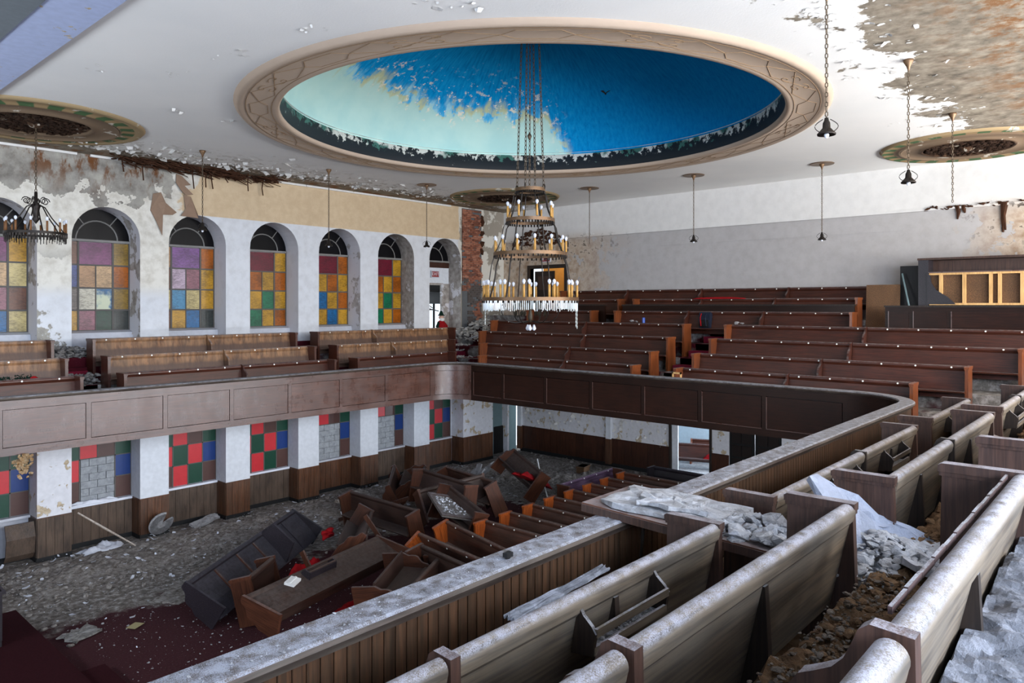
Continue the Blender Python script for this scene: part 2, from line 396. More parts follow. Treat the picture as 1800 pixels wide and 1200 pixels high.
def m_floor():
    t = NT('nave_carpet'); p = t.coord(); X, Y, Z = t.sep(p)
    n = t.noise(p, .9, 7, .62); n2 = t.noise(p, 7, 6, .7)
    car = t.mix(t.noise(p, 30, 3), lin(46, 24, 28), lin(78, 42, 46))
    deb = t.ramp(n2, [(.28, lin(66, 60, 56)), (.5, lin(128, 121, 114)), (.70, lin(196, 192, 188))])
    # rubble lies along the window wall and at the rear of the nave
    e = t.math('MAXIMUM', t.ss(Y, 14.0, 17.5), t.ss(X, 16.5, 18.5))
    m = t.ss(t.math('ADD', t.math('MULTIPLY', e, .55), t.math('MULTIPLY', n, .75)), .56, .68)
    fine = t.math('MULTIPLY', t.ss(t.noise(p, 26, 4, .75), .60, .68), .55)
    m = t.math('MAXIMUM', m, fine)
    c = t.mix(m, car, deb)
    t.bump(t.math('MULTIPLY', n2, m), .9, .05)
    return t.fin(c, .95, .15)
M['floor'] = m_floor()

def m_tier():
    t = NT('gallery_floor'); p = t.coord(); X, Y, Z = t.sep(p)
    n2 = t.noise(p, 6, 6, .7); n = t.noise(p, 1.1, 5)
    near = t.ss(Y, 3.6, 3.0)
    brown = t.ramp(n2, [(.28, lin(54, 38, 26)), (.5, lin(98, 74, 52)), (.74, lin(142, 122, 100))])
    grey = t.ramp(n2, [(.28, lin(70, 66, 62)), (.5, lin(126, 122, 118)), (.74, lin(186, 184, 182))])
    c = t.mix(t.math('MULTIPLY', t.math('MULTIPLY', near, t.ss(X, 11.5, 10)), t.ss(Y, -.1, .3)), grey, brown)
    red = t.math('MULTIPLY', t.math('SUBTRACT', 1.0, near), t.ss(n, .55, .45))
    c = t.mix(red, c, lin(70, 16, 26))
    t.bump(n2, .8, .03)
    return t.fin(c, .95, .15)
M['tier'] = m_tier()

DCX, DCY = 11.65, 9.86
def m_dome():
    t = NT('painted_dome_sky'); p = t.coord(); X, Y, Z = t.sep(p)
    x = t.math('SUBTRACT', X, DCX); y = t.math('SUBTRACT', Y, DCY); z = t.math('SUBTRACT', Z, ZC + 4.2)
    # e = direction across the dome: minus towards the window wall, plus towards the near gallery
    s_, c_ = sin(R(41.7)), cos(R(41.7))
    e = t.math('ADD', t.math('MULTIPLY', x, s_), t.math('MULTIPLY', y, -c_))
    d = t.math('ADD', t.math('MULTIPLY', x, c_), t.math('MULTIPLY', y, s_))
    ang = t.math('ARCTAN2', e, d)
    cv = t.n('ShaderNodeCombineXYZ'); t.put(cv.inputs[0], t.math('MULTIPLY', ang, 7.0)); t.put(cv.inputs[1], t.math('MULTIPLY', z, .7))
    st = t.noise(cv.outputs[0], 2.6, 6, .62); st1 = t.noise(cv.outputs[0], 9, 4, .6); n = t.noise(p, 1.3, 6)
    blue = t.ramp(st1, [(.25, lin(0, 112, 172)), (.5, lin(0, 138, 200)), (.8, lin(30, 158, 212))])
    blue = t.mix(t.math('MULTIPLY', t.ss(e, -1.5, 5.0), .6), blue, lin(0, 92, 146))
    pale = t.mix(t.ss(n, .3, .7), lin(164, 202, 198), lin(178, 210, 202))
    och = lin(186, 190, 150)
    # washed-off area: low on the shell, growing towards the window wall
    zb = t.math('MULTIPLY', t.math('ADD', .98, t.math('MULTIPLY', t.math('MAXIMUM', t.math('SUBTRACT', -2.0, e), 0.0), .12)), t.ss(e, 1.35, .35))
    k = t.math('ADD', t.math('SUBTRACT', zb, z), t.math('MULTIPLY', t.math('SUBTRACT', st, .5), 1.0))
    k = t.math('ADD', k, t.math('MULTIPLY', t.math('SUBTRACT', n, .5), .5))
    gate = t.ss(t.math('ADD', e, t.math('MULTIPLY', t.math('SUBTRACT', st, .5), .8)), 1.35, 1.1)
    m1 = t.math('MULTIPLY', t.ss(k, -.32, .02), gate); m2 = t.math('MULTIPLY', t.ss(k, -.02, .16), gate)
    light = t.mix(t.ss(st, .4, .6), lin(70, 166, 214), lin(150, 200, 216))
    c = t.mix(m1, blue, t.mix(t.ss(n, .48, .52), light, och)); c = t.mix(m2, c, pale)
    fl = t.math('MULTIPLY', t.ss(t.noise(p, 5.5, 5, .7), .58, .61), t.math('MULTIPLY', t.ss(e, 1.5, .2), t.ss(e, -4.6, -3)))
    fl = t.math('MULTIPLY', fl, t.math('MULTIPLY', t.ss(k, -.9, -.1), t.ss(k, .4, .1)))
    c = t.mix(fl, c, lin(222, 214, 196))
    return t.fin(c, .85, .08)
M['dome'] = m_dome()

def m_frieze():
    t = NT('flaking_black_frieze'); p = t.coord(); X, Y, Z = t.sep(p); h = t.math('SUBTRACT', Z, ZC + 3.74)
    n = t.noise(p, 6, 6, .7); a = t.noise(p, 1.1, 3)
    th = t.math('ADD', n, t.math('MULTIPLY', t.math('SUBTRACT', h, .30), .8))
    c = t.mix(t.ss(th, .545, .565), lin(26, 30, 34), t.mix(t.ss(a, .5, .56), lin(216, 214, 204), lin(66, 112, 100)))
    return t.fin(c, .6, .4)
M['frieze'] = m_frieze()
M['ring'] = plain('tan_ring_paint', lin(184, 163, 144), .8, .25, var=.05, sc=2.5)

def m_medal():
    t = NT('medallion_plaster'); p = t.coord(); X, Y, Z = t.sep(p)
    r = t.math('SQRT', t.math('ADD', t.math('MULTIPLY', X, X), t.math('MULTIPLY', Y, Y)))
    ang = t.math('ARCTAN2', Y, X)
    w = t.math('SINE', t.math('MULTIPLY', ang, 22.0))
    green = t.mix(t.ss(w, -.3, .1), lin(150, 126, 92), lin(70, 96, 62))
    n = t.noise(p, 2.2, 7, .65)
    c = t.mix(t.ss(r, 1.53, 1.55), lin(124, 104, 84), green)
    c = t.mix(t.ss(r, 1.78, 1.80), c, lin(160, 138, 104))
    core = t.ramp(t.noise(p, 7, 6, .7), [(.3, lin(34, 24, 18)), (.6, lin(84, 60, 42)), (.75, lin(186, 178, 166))])
    c = t.mix(t.ss(r, .98, .94), c, core)
    c = t.mix(t.ss(n, .60, .63), c, lin(196, 188, 174))
    return t.fin(c, .85, .2)
M['medal'] = m_medal()

def m_brick():
    t = NT('old_red_brick'); p = t.pos()
    v = t.vor(t.map(p, (4.5, 4.5, 13)), 1, 'Color'); n = t.noise(p, 5, 6)
    c = t.ramp(t.sep(v)[0], [(0, lin(108, 66, 52)), (.5, lin(148, 92, 70)), (1, lin(166, 116, 94))])
    Z = t.sep(p)[2]
    dk = t.math('MULTIPLY', t.ss(t.noise(p, 1.5, 5), .42, .5), t.ss(Z, ZC + 1.7, ZC + .9))
    c = t.mix(t.math('MAXIMUM', dk, t.math('MULTIPLY', t.ss(n, .55, .65), .6)), c, lin(84, 76, 72))
    return t.fin(c, .95, .1)
M['brick'] = m_brick()
M['cmu'] = m_debris('grey_concrete_block', [(128, 132, 136), (160, 164, 168), (178, 182, 186)], 5)
M['mortar'] = plain('mortar', lin(96, 98, 100), .95)

def m_glass(name, rgb, e, rgb2=None):
    "textured stained glass lit by the daylight behind it"
    t = NT(name); p = t.pos()
    n = t.noise(t.map(p, (6, 6, 17), rot=(0, .5, 0)), 2.2, 6, .75); big = t.noise(p, 2.3, 4)
    c = t.mix(t.ss(t.math('ADD', t.math('MULTIPLY', n, .6), t.math('MULTIPLY', big, .4)), .36, .62), tuple(x * .38 for x in lin(*rgb)[:3]) + (1,), lin(*rgb))
    if rgb2: c = t.mix(t.ss(big, .45, .58), c, lin(*rgb2))
    t.put(t.b.inputs['Emission Color'], c); t.b.inputs['Emission Strength'].default_value = e * .30
    t.bump(n, .35, .01)
    d_ = t.n('ShaderNodeVectorMath', operation='SCALE'); t.put(d_.inputs[0], c); d_.inputs[3].default_value = .45
    return t.fin(d_.outputs[0], .3, .4)
GL = {
 'P': m_glass('purple_glass', (146, 66, 128), .55), 'V': m_glass('violet_glass', (148, 92, 172), .6),
 'K': m_glass('mauve_glass', (176, 112, 130), .5), 'N': m_glass('umber_glass', (140, 88, 64), .35),
 'T': m_glass('tan_glass', (206, 158, 112), .6), 'E': m_glass('peach_glass', (232, 190, 140), .7),
 'W': m_glass('milky_glass', (226, 222, 204), .8), 'L': m_glass('lavender_glass', (214, 190, 214), .7),
 'B': m_glass('blue_glass', (10, 112, 176), .8), 'Q': m_glass('sky_blue_glass', (70, 150, 196), .8),
 'Z': m_glass('blue_and_clear_glass', (16, 116, 176), .8, (214, 224, 196)),
 'I': m_glass('indigo_glass', (74, 92, 168), .5), 'G': m_glass('green_glass', (16, 132, 92), .6),
 'D': m_glass('dark_green_glass', (8, 74, 54), .3), 'S': m_glass('smoke_glass', (72, 80, 78), .25),
 'R': m_glass('grey_glass', (148, 134, 128), .4), 'O': m_glass('orange_glass', (190, 102, 14), .75),
 'A': m_glass('amber_glass', (212, 160, 44), .8), 'Y': m_glass('gold_glass', (178, 142, 58), .5),
 'C': m_glass('crimson_glass', (128, 14, 48), .55), 'F': m_glass('cream_glass', (224, 204, 140), .75),
}
def m_pane(name, rgb):
    t = NT(name); n = t.noise(t.pos(), 8, 5); c = t.mix(n, tuple(x * .75 for x in lin(*rgb)[:3]) + (1,), lin(*rgb))
    t.bump(t.noise(t.pos(), 60, 3), .2, .004)
    return t.fin(c, .35, .5)
PL = {'r': m_pane('red_pane', (205, 46, 54)), 'g': m_pane('green_pane', (8, 66, 48)), 'b': m_pane('blue_pane', (14, 54, 120)),
      'n': m_pane('brown_pane', (84, 56, 50)), 'p': m_pane('plum_pane', (58, 18, 36))}
t = NT('dark_lunette_glass'); M['lunette'] = t.fin(t.mix(t.noise(t.map(t.pos(), (3, 3, .6)), 5, 4), lin(9, 9, 11), lin(22, 21, 24)), .3, .12)

# ------------------------------------------------------------------ layout numbers
YW, XB, XL = 19.86, 21.8, 23.13             # window wall, rear gallery wall, rear nave wall
YG = 20.56                                  # stained glass plane
ZT = ZC + 3.742                             # ceiling
YPL, XPB, YPN = 15.92, 15.17, 3.36          # nave faces of the gallery parapet
ZP, ZPB = ZC - 1.7, ZC - 2.8                # parapet top and underside
BAY0, BAYP, OPW = 6.1, 2.335, 1.6           # arches
TOPH = [-1.548, -1.237, -.89, -.545, -.19, .19, .516]   # tops of the pew backs, row by row
PH = .92
TZ = [ZC + h - PH for h in TOPH]            # tread heights
# ------------------------------------------------------------------ floor, ceiling, walls
b = MB(); b.box(-4.4, 28.5, YR, 21, -.2, 0); FLOOR = struct('floor', b, M['floor'])

def ceil_mesh():
    b = MB(); n = 128; r = 5.06; x0, x1, y0, y1 = 3.4, XB + .1, YR, YW + .1
    P = []
    for i in range(n):
        a = 2 * pi * i / n; dx, dy = cos(a), sin(a)
        k = min(((x1 if dx > 0 else x0) - DCX) / dx if abs(dx) > 1e-9 else 1e9, ((y1 if dy > 0 else y0) - DCY) / dy if abs(dy) > 1e-9 else 1e9)
        P.append(((DCX + r * dx, DCY + r * dy), (DCX + k * dx, DCY + k * dy), a))
    cs = sorted([(atan2(y - DCY, x - DCX) % (2 * pi), (x, y)) for x in (x0, x1) for y in (y0, y1)])
    for i in range(n):
        p, q = P[i], P[(i + 1) % n]; a, c = p[2], q[2] if i < n - 1 else 2 * pi
        mid = [xy for an, xy in cs if a < an < c]
        pts = [p[0], p[1]] + mid + [q[1], q[0]]
        b.poly([(x, y, ZT) for x, y in pts])
        b.poly([(x, y, ZT + .5) for x, y in reversed(pts)])
    return b
b = MB(); b.box(15, 23.3, 21, 25, -.2, -.0); struct('floor', b, M['snow'])
CEIL = struct('ceiling', ceil_mesh(), M['ceiling'])
# chancel end: lower beam, then a darker soffit
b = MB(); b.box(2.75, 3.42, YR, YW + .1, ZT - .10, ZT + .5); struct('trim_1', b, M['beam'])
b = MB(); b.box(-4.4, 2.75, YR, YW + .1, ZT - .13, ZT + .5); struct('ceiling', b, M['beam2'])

# dome: ring moulding, frieze, shell
dome = thing('ceiling_dome', 'round ceiling dome painted sky blue with tan ring, flaked black band and washed pale side', 'dome', (0, 0, 0))
b = MB(); b.lathe([(5.02, ZT + .02), (5.02, ZT - .03), (5.06, ZT - .07), (5.12, ZT - .06), (5.66, ZT - .06), (5.72, ZT - .085), (5.78, ZT - .06), (5.83, ZT + .0)], (DCX, DCY, 0), 128)
b.build('ring_molding', M['ring'], dome, True)
b = MB(); b.lathe([(5.04, ZT - .01), (5.04, ZT + .44), (5.12, ZT + .46)], (DCX, DCY, 0), 128); b.build('frieze_band', M['frieze'], dome, True)
prof = []
for i in range(25):
    q = i / 24 * R(90); prof.append((5.12 * cos(q) ** .9 if i < 24 else 0.0, ZT + .46 + 2.3 * sin(q)))
b = MB(); b.lathe(prof, (DCX, DCY, 0), 128); b.build('dome_shell', M['dome'], dome, True)
# gold stencil lines on the ring
b = MB(); zr = ZT - .054
def ringline(pts, r=.009):
    r = .0125
    b.tube([(DCX + q * cos(a), DCY + q * sin(a), zr) for a, q in pts], r, 4)
def circ(q): ringline([(2 * pi * i / 128, q) for i in range(129)], .013)
circ(5.17); circ(5.62)
NS = 10
for k in range(NS):
    a0 = 2 * pi * k / NS; w = 2 * pi / NS
    A = lambda u, v: (a0 + u * w, 5.2 + v * .39)
    ringline([A(0, .5), A(.06, .9), A(.24, .9), A(.30, .5), A(.24, .1), A(.06, .1), A(0, .5)])
    ringline([A(.30, .5), A(.46, 1.0)]); ringline([A(.30, .5), A(.46, 0.0)])
    ringline([A(.46, 1), A(.82, 0)]); ringline([A(.46, 0), A(.82, 1)])
    ringline([A(.82, 1), A(1, .5)]); ringline([A(.82, 0), A(1, .5)])
    for cu, sg in ((.54, 1), (.74, -1)):
        for s2 in (1, -1):
            ringline([A(cu + sg * (.02 + .05 * cos(i * .55)) * (1 - i / 16), .5 + s2 * (.2 + .17 * sin(i * .55) * (1 - i / 16))) for i in range(12)], .012)
b.build('stencil_ornament', M['gold'], dome, kind='stuff')
bird = MB()
def dome_hit(u, v):
    "where a sight line meets the shell"
    a = (u - 900) / 1276; th = R(41.684); d = Vector((cos(th) + a * sin(th), sin(th) - a * cos(th), (536 - v) / 1276))
    for i in range(4000):
        p = d * (10 + i * .005)
        rr = sqrt((p.x - DCX) ** 2 + (p.y - DCY) ** 2); z = p.z - (ZT - ZC) - .46
        if z > 0 and (rr / 5.12) ** 2 + (z / 2.3) ** 2 > 1 and p.x + p.y > DCX + DCY - 3: return p + Vector((0, 0, ZC))
    return p
bp = dome_hit(1065, 161); q = (bp - Vector((DCX, DCY, ZC + 3))).normalized(); bp = bp - q * .04
u_ = Vector((sin(R(41.7)), -cos(R(41.7)), 0)); w_ = Vector((0, 0, 1))
P = lambda x, y: tuple(bp + u_ * x + w_ * y)
for pts in ([(-.13, .03), (-.06, .045), (0, -.02), (-.02, -.04)], [(0, -.02), (.07, .03), (.14, .05), (.05, -.01), (.0, -.05)], [(-.02, -.04), (0, -.02), (.03, -.05), (.0, -.08)]):
    bird.poly([P(*xy) for xy in pts]); bird.poly([tuple(Vector(P(*xy)) + q * .012) for xy in reversed(pts)])
bird.build('painted_bird', M['black'], dome)

# loose paint curling off the ceiling
b = MB(); fl2 = random.Random(3)
def rnd_flakes(b, n, fx, fy, z, s0, s1, nrm=(0, 0, -1)):
    for i in range(n):
        x, y = fx(), fy()
        if nrm != (0, 0, -1) or (x - DCX) ** 2 + (y - DCY) ** 2 > 36: b.flake((x, y, z), s0 + (s1 - s0) * random.random() ** 2.5, nrm)
U = random.uniform
rnd_flakes(b, 700, lambda: U(5, 19), lambda: 19.0 - abs(random.gauss(0, .7)), ZT, .02, .12)
rnd_flakes(b, 150, lambda: U(8, 21), lambda: 2.9 + random.gauss(0, .3), ZT, .015, .07)
for k in range(16):
    cx, cy = U(4.2, 8.5), U(5, 16)
    rnd_flakes(b, 6, lambda: cx + random.gauss(0, .14), lambda: cy + random.gauss(0, .14), ZT, .02, .07)
for k in range(14):
    cx, cy = U(7, 18), U(3.2, 4.4)
    rnd_flakes(b, 4, lambda: cx + random.gauss(0, .1), lambda: cy + random.gauss(0, .1), ZT, .02, .05)
b.build('peeling_paint', M['paint_flake'], CEIL, kind='stuff')
# torn rusty lath hanging where ceiling and window wall meet
b = MB()
for i in range(150):
    x = U(7.0, 11.0); y = U(18.9, 19.8); L = U(.2, .7); d = U(-.5, .5)
    z = ZT - U(0, .16)
    b.tube([(x, y, z), (x + L * .5, y + d * .2, z - U(0, .08)), (x + L, y + d * .3, z - U(0, .14))], U(.006, .016), 4)
for i in range(14):
    x = U(7.2, 11.2); y = U(19.3, 19.75); l = U(.15, .6)
    b.tube([(x, y, ZT), (x + U(-.05, .05), y, ZT - l * .6), (x + U(-.08, .08), y, ZT - l)], .018, 4)
for i in range(110): b.rock((U(6.8, 11.5), U(19.2, 19.85), ZT - U(0, .1)), U(.05, .13), .5)
b.build('hanging_lath', M['rust'], CEIL, kind='stuff')

# ---- left wall, upper part with arches
def arch_pts(xa, xb, zs, n=16):
    c, r = (xa + xb) / 2, (xb - xa) / 2
    return [(c - r * cos(pi * i / n), zs + r * sin(pi * i / n)) for i in range(n + 1)]
ZS = ZC + 1.68; ZSILL = ZC - 1.2; ZWB = ZPB
b = MB(); jb = MB()
ops = [(BAY0 + BAYP * i, BAY0 + BAYP * i + OPW) for i in range(-4, 6)]
x = -4.4
for xa, xb in ops:
    if xa < -4: continue
    b.poly([(x, YW, ZWB), (xa, YW, ZWB), (xa, YW, ZT), (x, YW, ZT)])
    ap = arch_pts(xa, xb, ZS)
    for (p, z), (q, w) in zip(ap, ap[1:]):
        b.poly([(p, YW, z), (q, YW, w), (q, YW, ZT), (p, YW, ZT)])
        jb.poly([(p, YW, z), (p, YG + .1, z), (q, YG + .1, w), (q, YW, w)])
    b.poly([(xa, YW, ZWB), (xb, YW, ZWB), (xb, YW, ZSILL), (xa, YW, ZSILL)])
    for q in (xa, xb): jb.poly([(q, YW, ZSILL), (q, YG + .1, ZSILL), (q, YG + .1, ZS), (q, YW, ZS)])
    jb.poly([(xa, YW, ZSILL), (xb, YW, ZSILL), (xb, YG + .1, ZSILL), (xa, YG + .1, ZSILL)])
    x = xb
b.poly([(x, YW, ZWB), (XB, YW, ZWB), (XB, YW, ZT), (x, YW, ZT)])
WL = struct('wall_left', b, M['wall_left']); jb.build('arch_reveal', M['jamb'], WL)
# outer shell behind the glass (keeps the daylight out except at the doorway)
b = MB()
b.box(-4.4, 17.7, YG + .12, YG + .3, ZPB, ZT + .5); b.box(19.4, XL + .2, YG + .12, YG + .3, -.2, ZT + .5); b.box(17.7, 19.4, YG + .12, YG + .3, ZC + 1.0, ZT + .5)
b.box(17.7, 19.4, YG + .12, YG + .3, -.2, ZC - 1.22); b.box(-4.4, 17.7, 20.62, 20.9, -.2, ZPB)
struct('wall_left', b, M['jamb'])
# cornice strip left of the ceiling line
b = MB()
for x0, x1 in ((4.0, 6.2), (6.5, 8.3), (9.7, 12.6), (12.62, 18.8)):
    b.box(x0, x1, YW - .07, YW, ZT - .06, ZT - .003)
struct('trim_2', b, M['paint_flake'])
# torn wallpaper hanging from the window wall
b = MB()
def sheet(pts, dx=.015):
    b.poly(pts); b.poly([(x, y - dx, z) for x, y, z in reversed(pts)])
z0 = ZC
sheet([(8.62, YW - .015, z0 + 3.55), (8.78, YW - .015, z0 + 3.5), (8.98, YW - .1, z0 + 3.28), (8.82, YW - .08, z0 + 3.24), (9.04, YW - .12, z0 + 3.02), (8.86, YW - .1, z0 + 2.98), (8.72, YW - .1, z0 + 3.1), (8.6, YW - .05, z0 + 3.3)])
sheet([(8.02, YW - .01, z0 + 2.95), (8.16, YW - .16, z0 + 2.98), (8.30, YW - .12, z0 + 2.72), (8.62, YW - .05, z0 + 2.5), (8.5, YW - .08, z0 + 2.42), (8.22, YW - .14, z0 + 2.4), (8.24, YW - .05, z0 + 1.85), (8.1, YW - .03, z0 + 2.2), (7.95, YW - .01, z0 + 2.5)])
sheet([(8.82, YW - .03, z0 + 3.0), (8.98, YW - .1, z0 + 2.96), (9.18, YW - .08, z0 + 2.5), (9.22, YW - .02, z0 + 2.4), (8.72, YW - .06, z0 + 2.42), (8.86, YW - .05, z0 + 2.6)])
tag(b.build('torn_wallpaper', plain('brown_wallpaper_back', lin(150, 124, 104), .9)), 'brown backed wallpaper flaps torn from the window wall between two arches', 'wallpaper')

# ---- stained glass windows
WIN = {-1: ['NPA', 'TTEF', 'YAKN', 'FABF'], 0: ['NPY', 'ITEO', 'RWZY', 'AKDS'], 1: ['TVO', 'NLKA', 'FQFA', 'NABS'],
       2: ['ACA', 'AOAO', 'OAGA', 'AGAO'], 3: ['OCO', 'OAOA', 'ABAO', 'OABA'], 4: ['ACA', 'AOAO', 'OAGA', 'AGAO']}
def pane(xa, xb, za, zb, m, par, y=YG, name='pane'):
    b = MB(); b.box(xa + .012, xb - .012, y, y + .02, za + .012, zb - .012); return b.build(name, m, par)
def lunette(par, xa, xb, zs):
    ap = arch_pts(xa, xb, zs, 20)
    b = MB(); b.poly([(x, YG + .01, z) for x, z in ap]); b.poly([(x, YG + .04, z) for x, z in reversed(ap)]); b.build('lunette_pane', M['lunette'], par)
    b = MB(); c = (xa + xb) / 2; r = OPW / 2
    b.tube([(c - r * .62 * cos(pi * i / 16), YG, zs + r * .62 * sin(pi * i / 16)) for i in range(17)], .018, 5)
    for a in (R(52), R(128)): b.tube([(c + r * k * cos(a), YG, zs + r * k * sin(a)) for k in (.62, .97)], .014, 5)
    b.box(xa, xb, YG - .05, YG + .03, zs - .05, zs + .01)
    b.build('lunette_muntin', M['leadw'], par)
for i, rows in WIN.items():
    w = sroot('window_%d' % (i + 2)); xa = BAY0 + BAYP * i; xb = xa + OPW
    xs = [xa, xa + .36, xa + .77, xa + 1.18, xb]; zt = ZS - .05; zb = ZC - .66
    zz = [zt, zt - .60, zt - 1.19, zt - 1.76, zb]
    for r, s in enumerate(rows):
        cols = [(0, 1), (1, 3), (3, 4)] if r == 0 else [(k, k + 1) for k in range(4)]
        for (p, q), ch in zip(cols, s): pane(xs[p], xs[q], zz[r + 1], zz[r], GL[ch], w)
    b = MB()
    for x in (xs[0] + .01, xs[1], xs[3], xs[4] - .01): b.box(x - .024, x + .024, YG - .015, YG + .025, zb, zt)
    b.box(xs[2] - .014, xs[2] + .014, YG - .015, YG + .025, zb, zz[1])
    for z in zz[1:]: b.box(xa, xb, YG - .014, YG + .024, z - .021, z + .021)
    b.build('came', M['lead'], w)
    lunette(w, xa, xb, ZS)
    b = MB(); b.prism([(YG - .02, ZSILL), (YG - .02, zb), (YG - .22, zb - .05), (YG - .24, zb - .16), (YG - .2, ZSILL)], xa + .005, xb - .005); b.build('sill', M['low_side'], w)
# doorway under the last arch
d = sroot('door_1'); xa = BAY0 + BAYP * 5; xb = xa + OPW
lunette(d, xa, xb, ZS)
b = MB(); b.box(xa, xb, YG - .04, YG + .06, ZC + 1.42, ZC + 1.62); b.build('lintel', M['wains_d'], d)
b = MB(); b.box(xa, xb, YG - .02, YG + .06, ZC + .82, ZC + 1.42); b.build('transom_panel', M['low_white'], d)
b = MB(); b.box(xb - .32, xb, YG - .03, YG + .06, ZSILL, ZC + .82); b.box(xb - .38, xb - .32, YG - .06, YG + .06, ZSILL, ZC + .82); b.box(xa, xb - .32, YG - .05, YG + .06, ZC + .76, ZC + .84)
b.build('door_frame', M['jamb'], d)
# porch ruin seen through the doorway
b = MB()
for i in range(9):
    z = ZC + U(-.1, .8); b.tube([(17.5, 21.6 + .1 * i, z), (18.6, 21.8 + .1 * i, z + U(-.4, .4)), (20.2, 22 + .1 * i, z + U(-.5, .5))], U(.01, .025), 4)
b.box(17.2, 20.5, 21.6, 22.6, ZC + .52, ZC + .9); b.tube([(18.9, 21.6, ZC - .9), (18.85, 21.6, ZC + .7)], .025, 5); b.box(20.0, 20.6, 21.4, 22.4, ZC + .05, ZC + .6)
for q_ in ((17.5, 21.7), (20.2, 22.3)): b.tube([(q_[0], q_[1], 0), (q_[0], q_[1], ZC + .9)], .05, 6)
tag(b.build('ruined_awning', M['black']), 'dark torn awning frame hanging outside the gallery doorway', 'awning')

def text(name, s, size, loc, rot, m, parent=None, depth=.004):
    c = bpy.data.curves.new(name, 'FONT'); c.body = s; c.size = size; c.align_x = 'CENTER'; c.align_y = 'CENTER'; c.extrude = depth
    o = bpy.data.objects.new(name, c); COL.objects.link(o); o.location = loc; o.rotation_euler = rot
    dg = bpy.context.evaluated_depsgraph_get(); me = bpy.data.meshes.new_from_object(o.evaluated_get(dg)); me.name = name
    bpy.data.objects.remove(o); o = bpy.data.objects.new(name, me); COL.objects.link(o); o.location = loc; o.rotation_euler = rot
    me.materials.clear(); me.materials.append(m)
    if parent: o.parent = parent
    return o
M['signred'] = plain('exit_sign_red', lin(150, 30, 34), .5)
def exit_sign(loc, rz, label):
    s = thing('exit_sign', label, 'sign', loc, rz)
    b = MB(); b.box(-.2, .2, -.03, .03, -.13, .13); b.build('sign_box', M['low_side'], s)
    b = MB(); b.box(-.17, .17, -.04, -.03, -.1, .1); b.build('face_plate', M['signred'], s)
    text('lettering', 'EXIT', .17, (0, -.043, 0), (R(90), 0, 0), M['low_white'], s, .003)
exit_sign((18.62, YG - .06, ZC + 1.17), 0, 'small exit sign on the white panel over the bright gallery doorway')

# exposed brick pier at the far end of the window wall
bp_ = thing('brick_pier', 'bare red brick pier with blackened mortar between the last arch and the corner', 'pier', (19.42, YW - .02, ZC - 1.1))
b = MB(); rr = random.Random(5)
for r in range(64):
    z = r * .0745; off = 0 if r % 2 else .11; x = -off
    lo = 0 if z > 1.6 else .28; hi = 1.02 + .1 * sin(r * .9)
    while x < hi:
        if x + .2 > lo and rr.random() > (.06 if z > 1.4 else .2):
            dy = rr.uniform(0, .035); b.box(max(x, lo), min(x + .21, hi), -dy - .02, .03, z, z + .063)
        x += .222
b.build('brick', M['brick'], bp_, kind='stuff')
b = MB(); b.box(.0, 1.06, 0, .03, 0, 4.8); b.build('mortar_bed', M['mortar'], bp_)
b = MB()
for z in (3.2, 3.5, 3.9, 4.3, 4.5): b.rock((1.08, -.0, z), U(.12, .2), .9)
b.build('broken_edge', M['rust'], bp_, kind='stuff')

# ---- rear gallery wall with a doorway, right wall, front wall
b = MB(); Y0, Y1, ZD = 16.75, 18.45, ZC + 1.42
b.box(XB, XB + .2, YR, Y0, ZPB, ZT + .4); b.box(XB, XB + .2, Y1, YW + .8, ZPB, ZT + .4); b.box(XB, XB + .2, Y0, Y1, ZD, ZT + .4)
struct('wall_back', b, M['wall_back'])
b = MB(); b.box(XB - .05, XB, YR, YW, ZC + 2.5, ZC + 2.56); b.box(XB - .012, XB, 5.2, 14.5, ZC + 2.02, ZC + 2.035); struct('trim_3', b, M['wall_back'])
b = MB()
for i in range(260):
    y = U(16.6, 19.4); top = 2.95 - .5 * abs((y - 18.0) / 1.3) ** 2
    z = U(2.35, 2.95)
    if z < top: b.rock((XB - .02, y, ZC + z), U(.04, .10), .8)
b.build('broken_plaster', M['rust'], bpy.data.objects['wall_back'], kind='stuff')
b = MB()
for y, l in ((3.9, .35), (3.75, .2), (2.9, .75), (2.86, .7), (2.0, .55), (1.85, .4), (2.1, .3), (1.4, .3)):
    b.tube([(XB - .02, y, ZC + 2.58), (XB - .03, y + U(-.05, .05), ZC + 2.58 - l * .5), (XB - .02, y + U(-.06, .06), ZC + 2.58 - l)], [.07, .05, .02], 5)
for i in range(60): b.rock((XB - .03, U(-.5, 4.6), ZC + 2.56 + g_(0, .03)), U(.03, .09), .5)
b.build('hanging_shreds', M['rust'], bpy.data.objects['wall_back'], kind='stuff')
dr = sroot('door_2')
b = MB(); b.box(XB - .04, XB + .22, Y0 - .12, Y0, TZ[6], ZD); b.box(XB - .04, XB + .22, Y1, Y1 + .12, TZ[6], ZD); b.box(XB - .04, XB + .22, Y0 - .12, Y1 + .12, ZD, ZD + .13); b.build('door_frame', M['oak_dark'], dr)
b = MB(); b.box(XB + .16, XB + .2, Y0 + .62, Y1 - .1, TZ[6], ZD - .1); b.build('door_leaf', M['oak_dark'], dr)
b = MB(); b.box(XB + .13, XB + .16, Y0 + .75, Y1 - .3, TZ[6] + 1.0, ZD - .3); b.build('leaf_panel', M['oak_end'], dr)
b = MB(); b.box(XB + 1.3, XB + 1.4, Y0 - .6, Y1 + .4, TZ[6], ZT); b.box(XB + .2, XB + 1.4, Y0 - .8, Y0 - .6, TZ[6], ZT); struct('wall_back', b, plain('vestibule_ochre', lin(226, 170, 84), .8))
area('vestibule_lamp', (XB + .8, Y0 + .2, ZC + 2.6), (0, 0, 0), .5, .5, 30, (1, .72, .4))
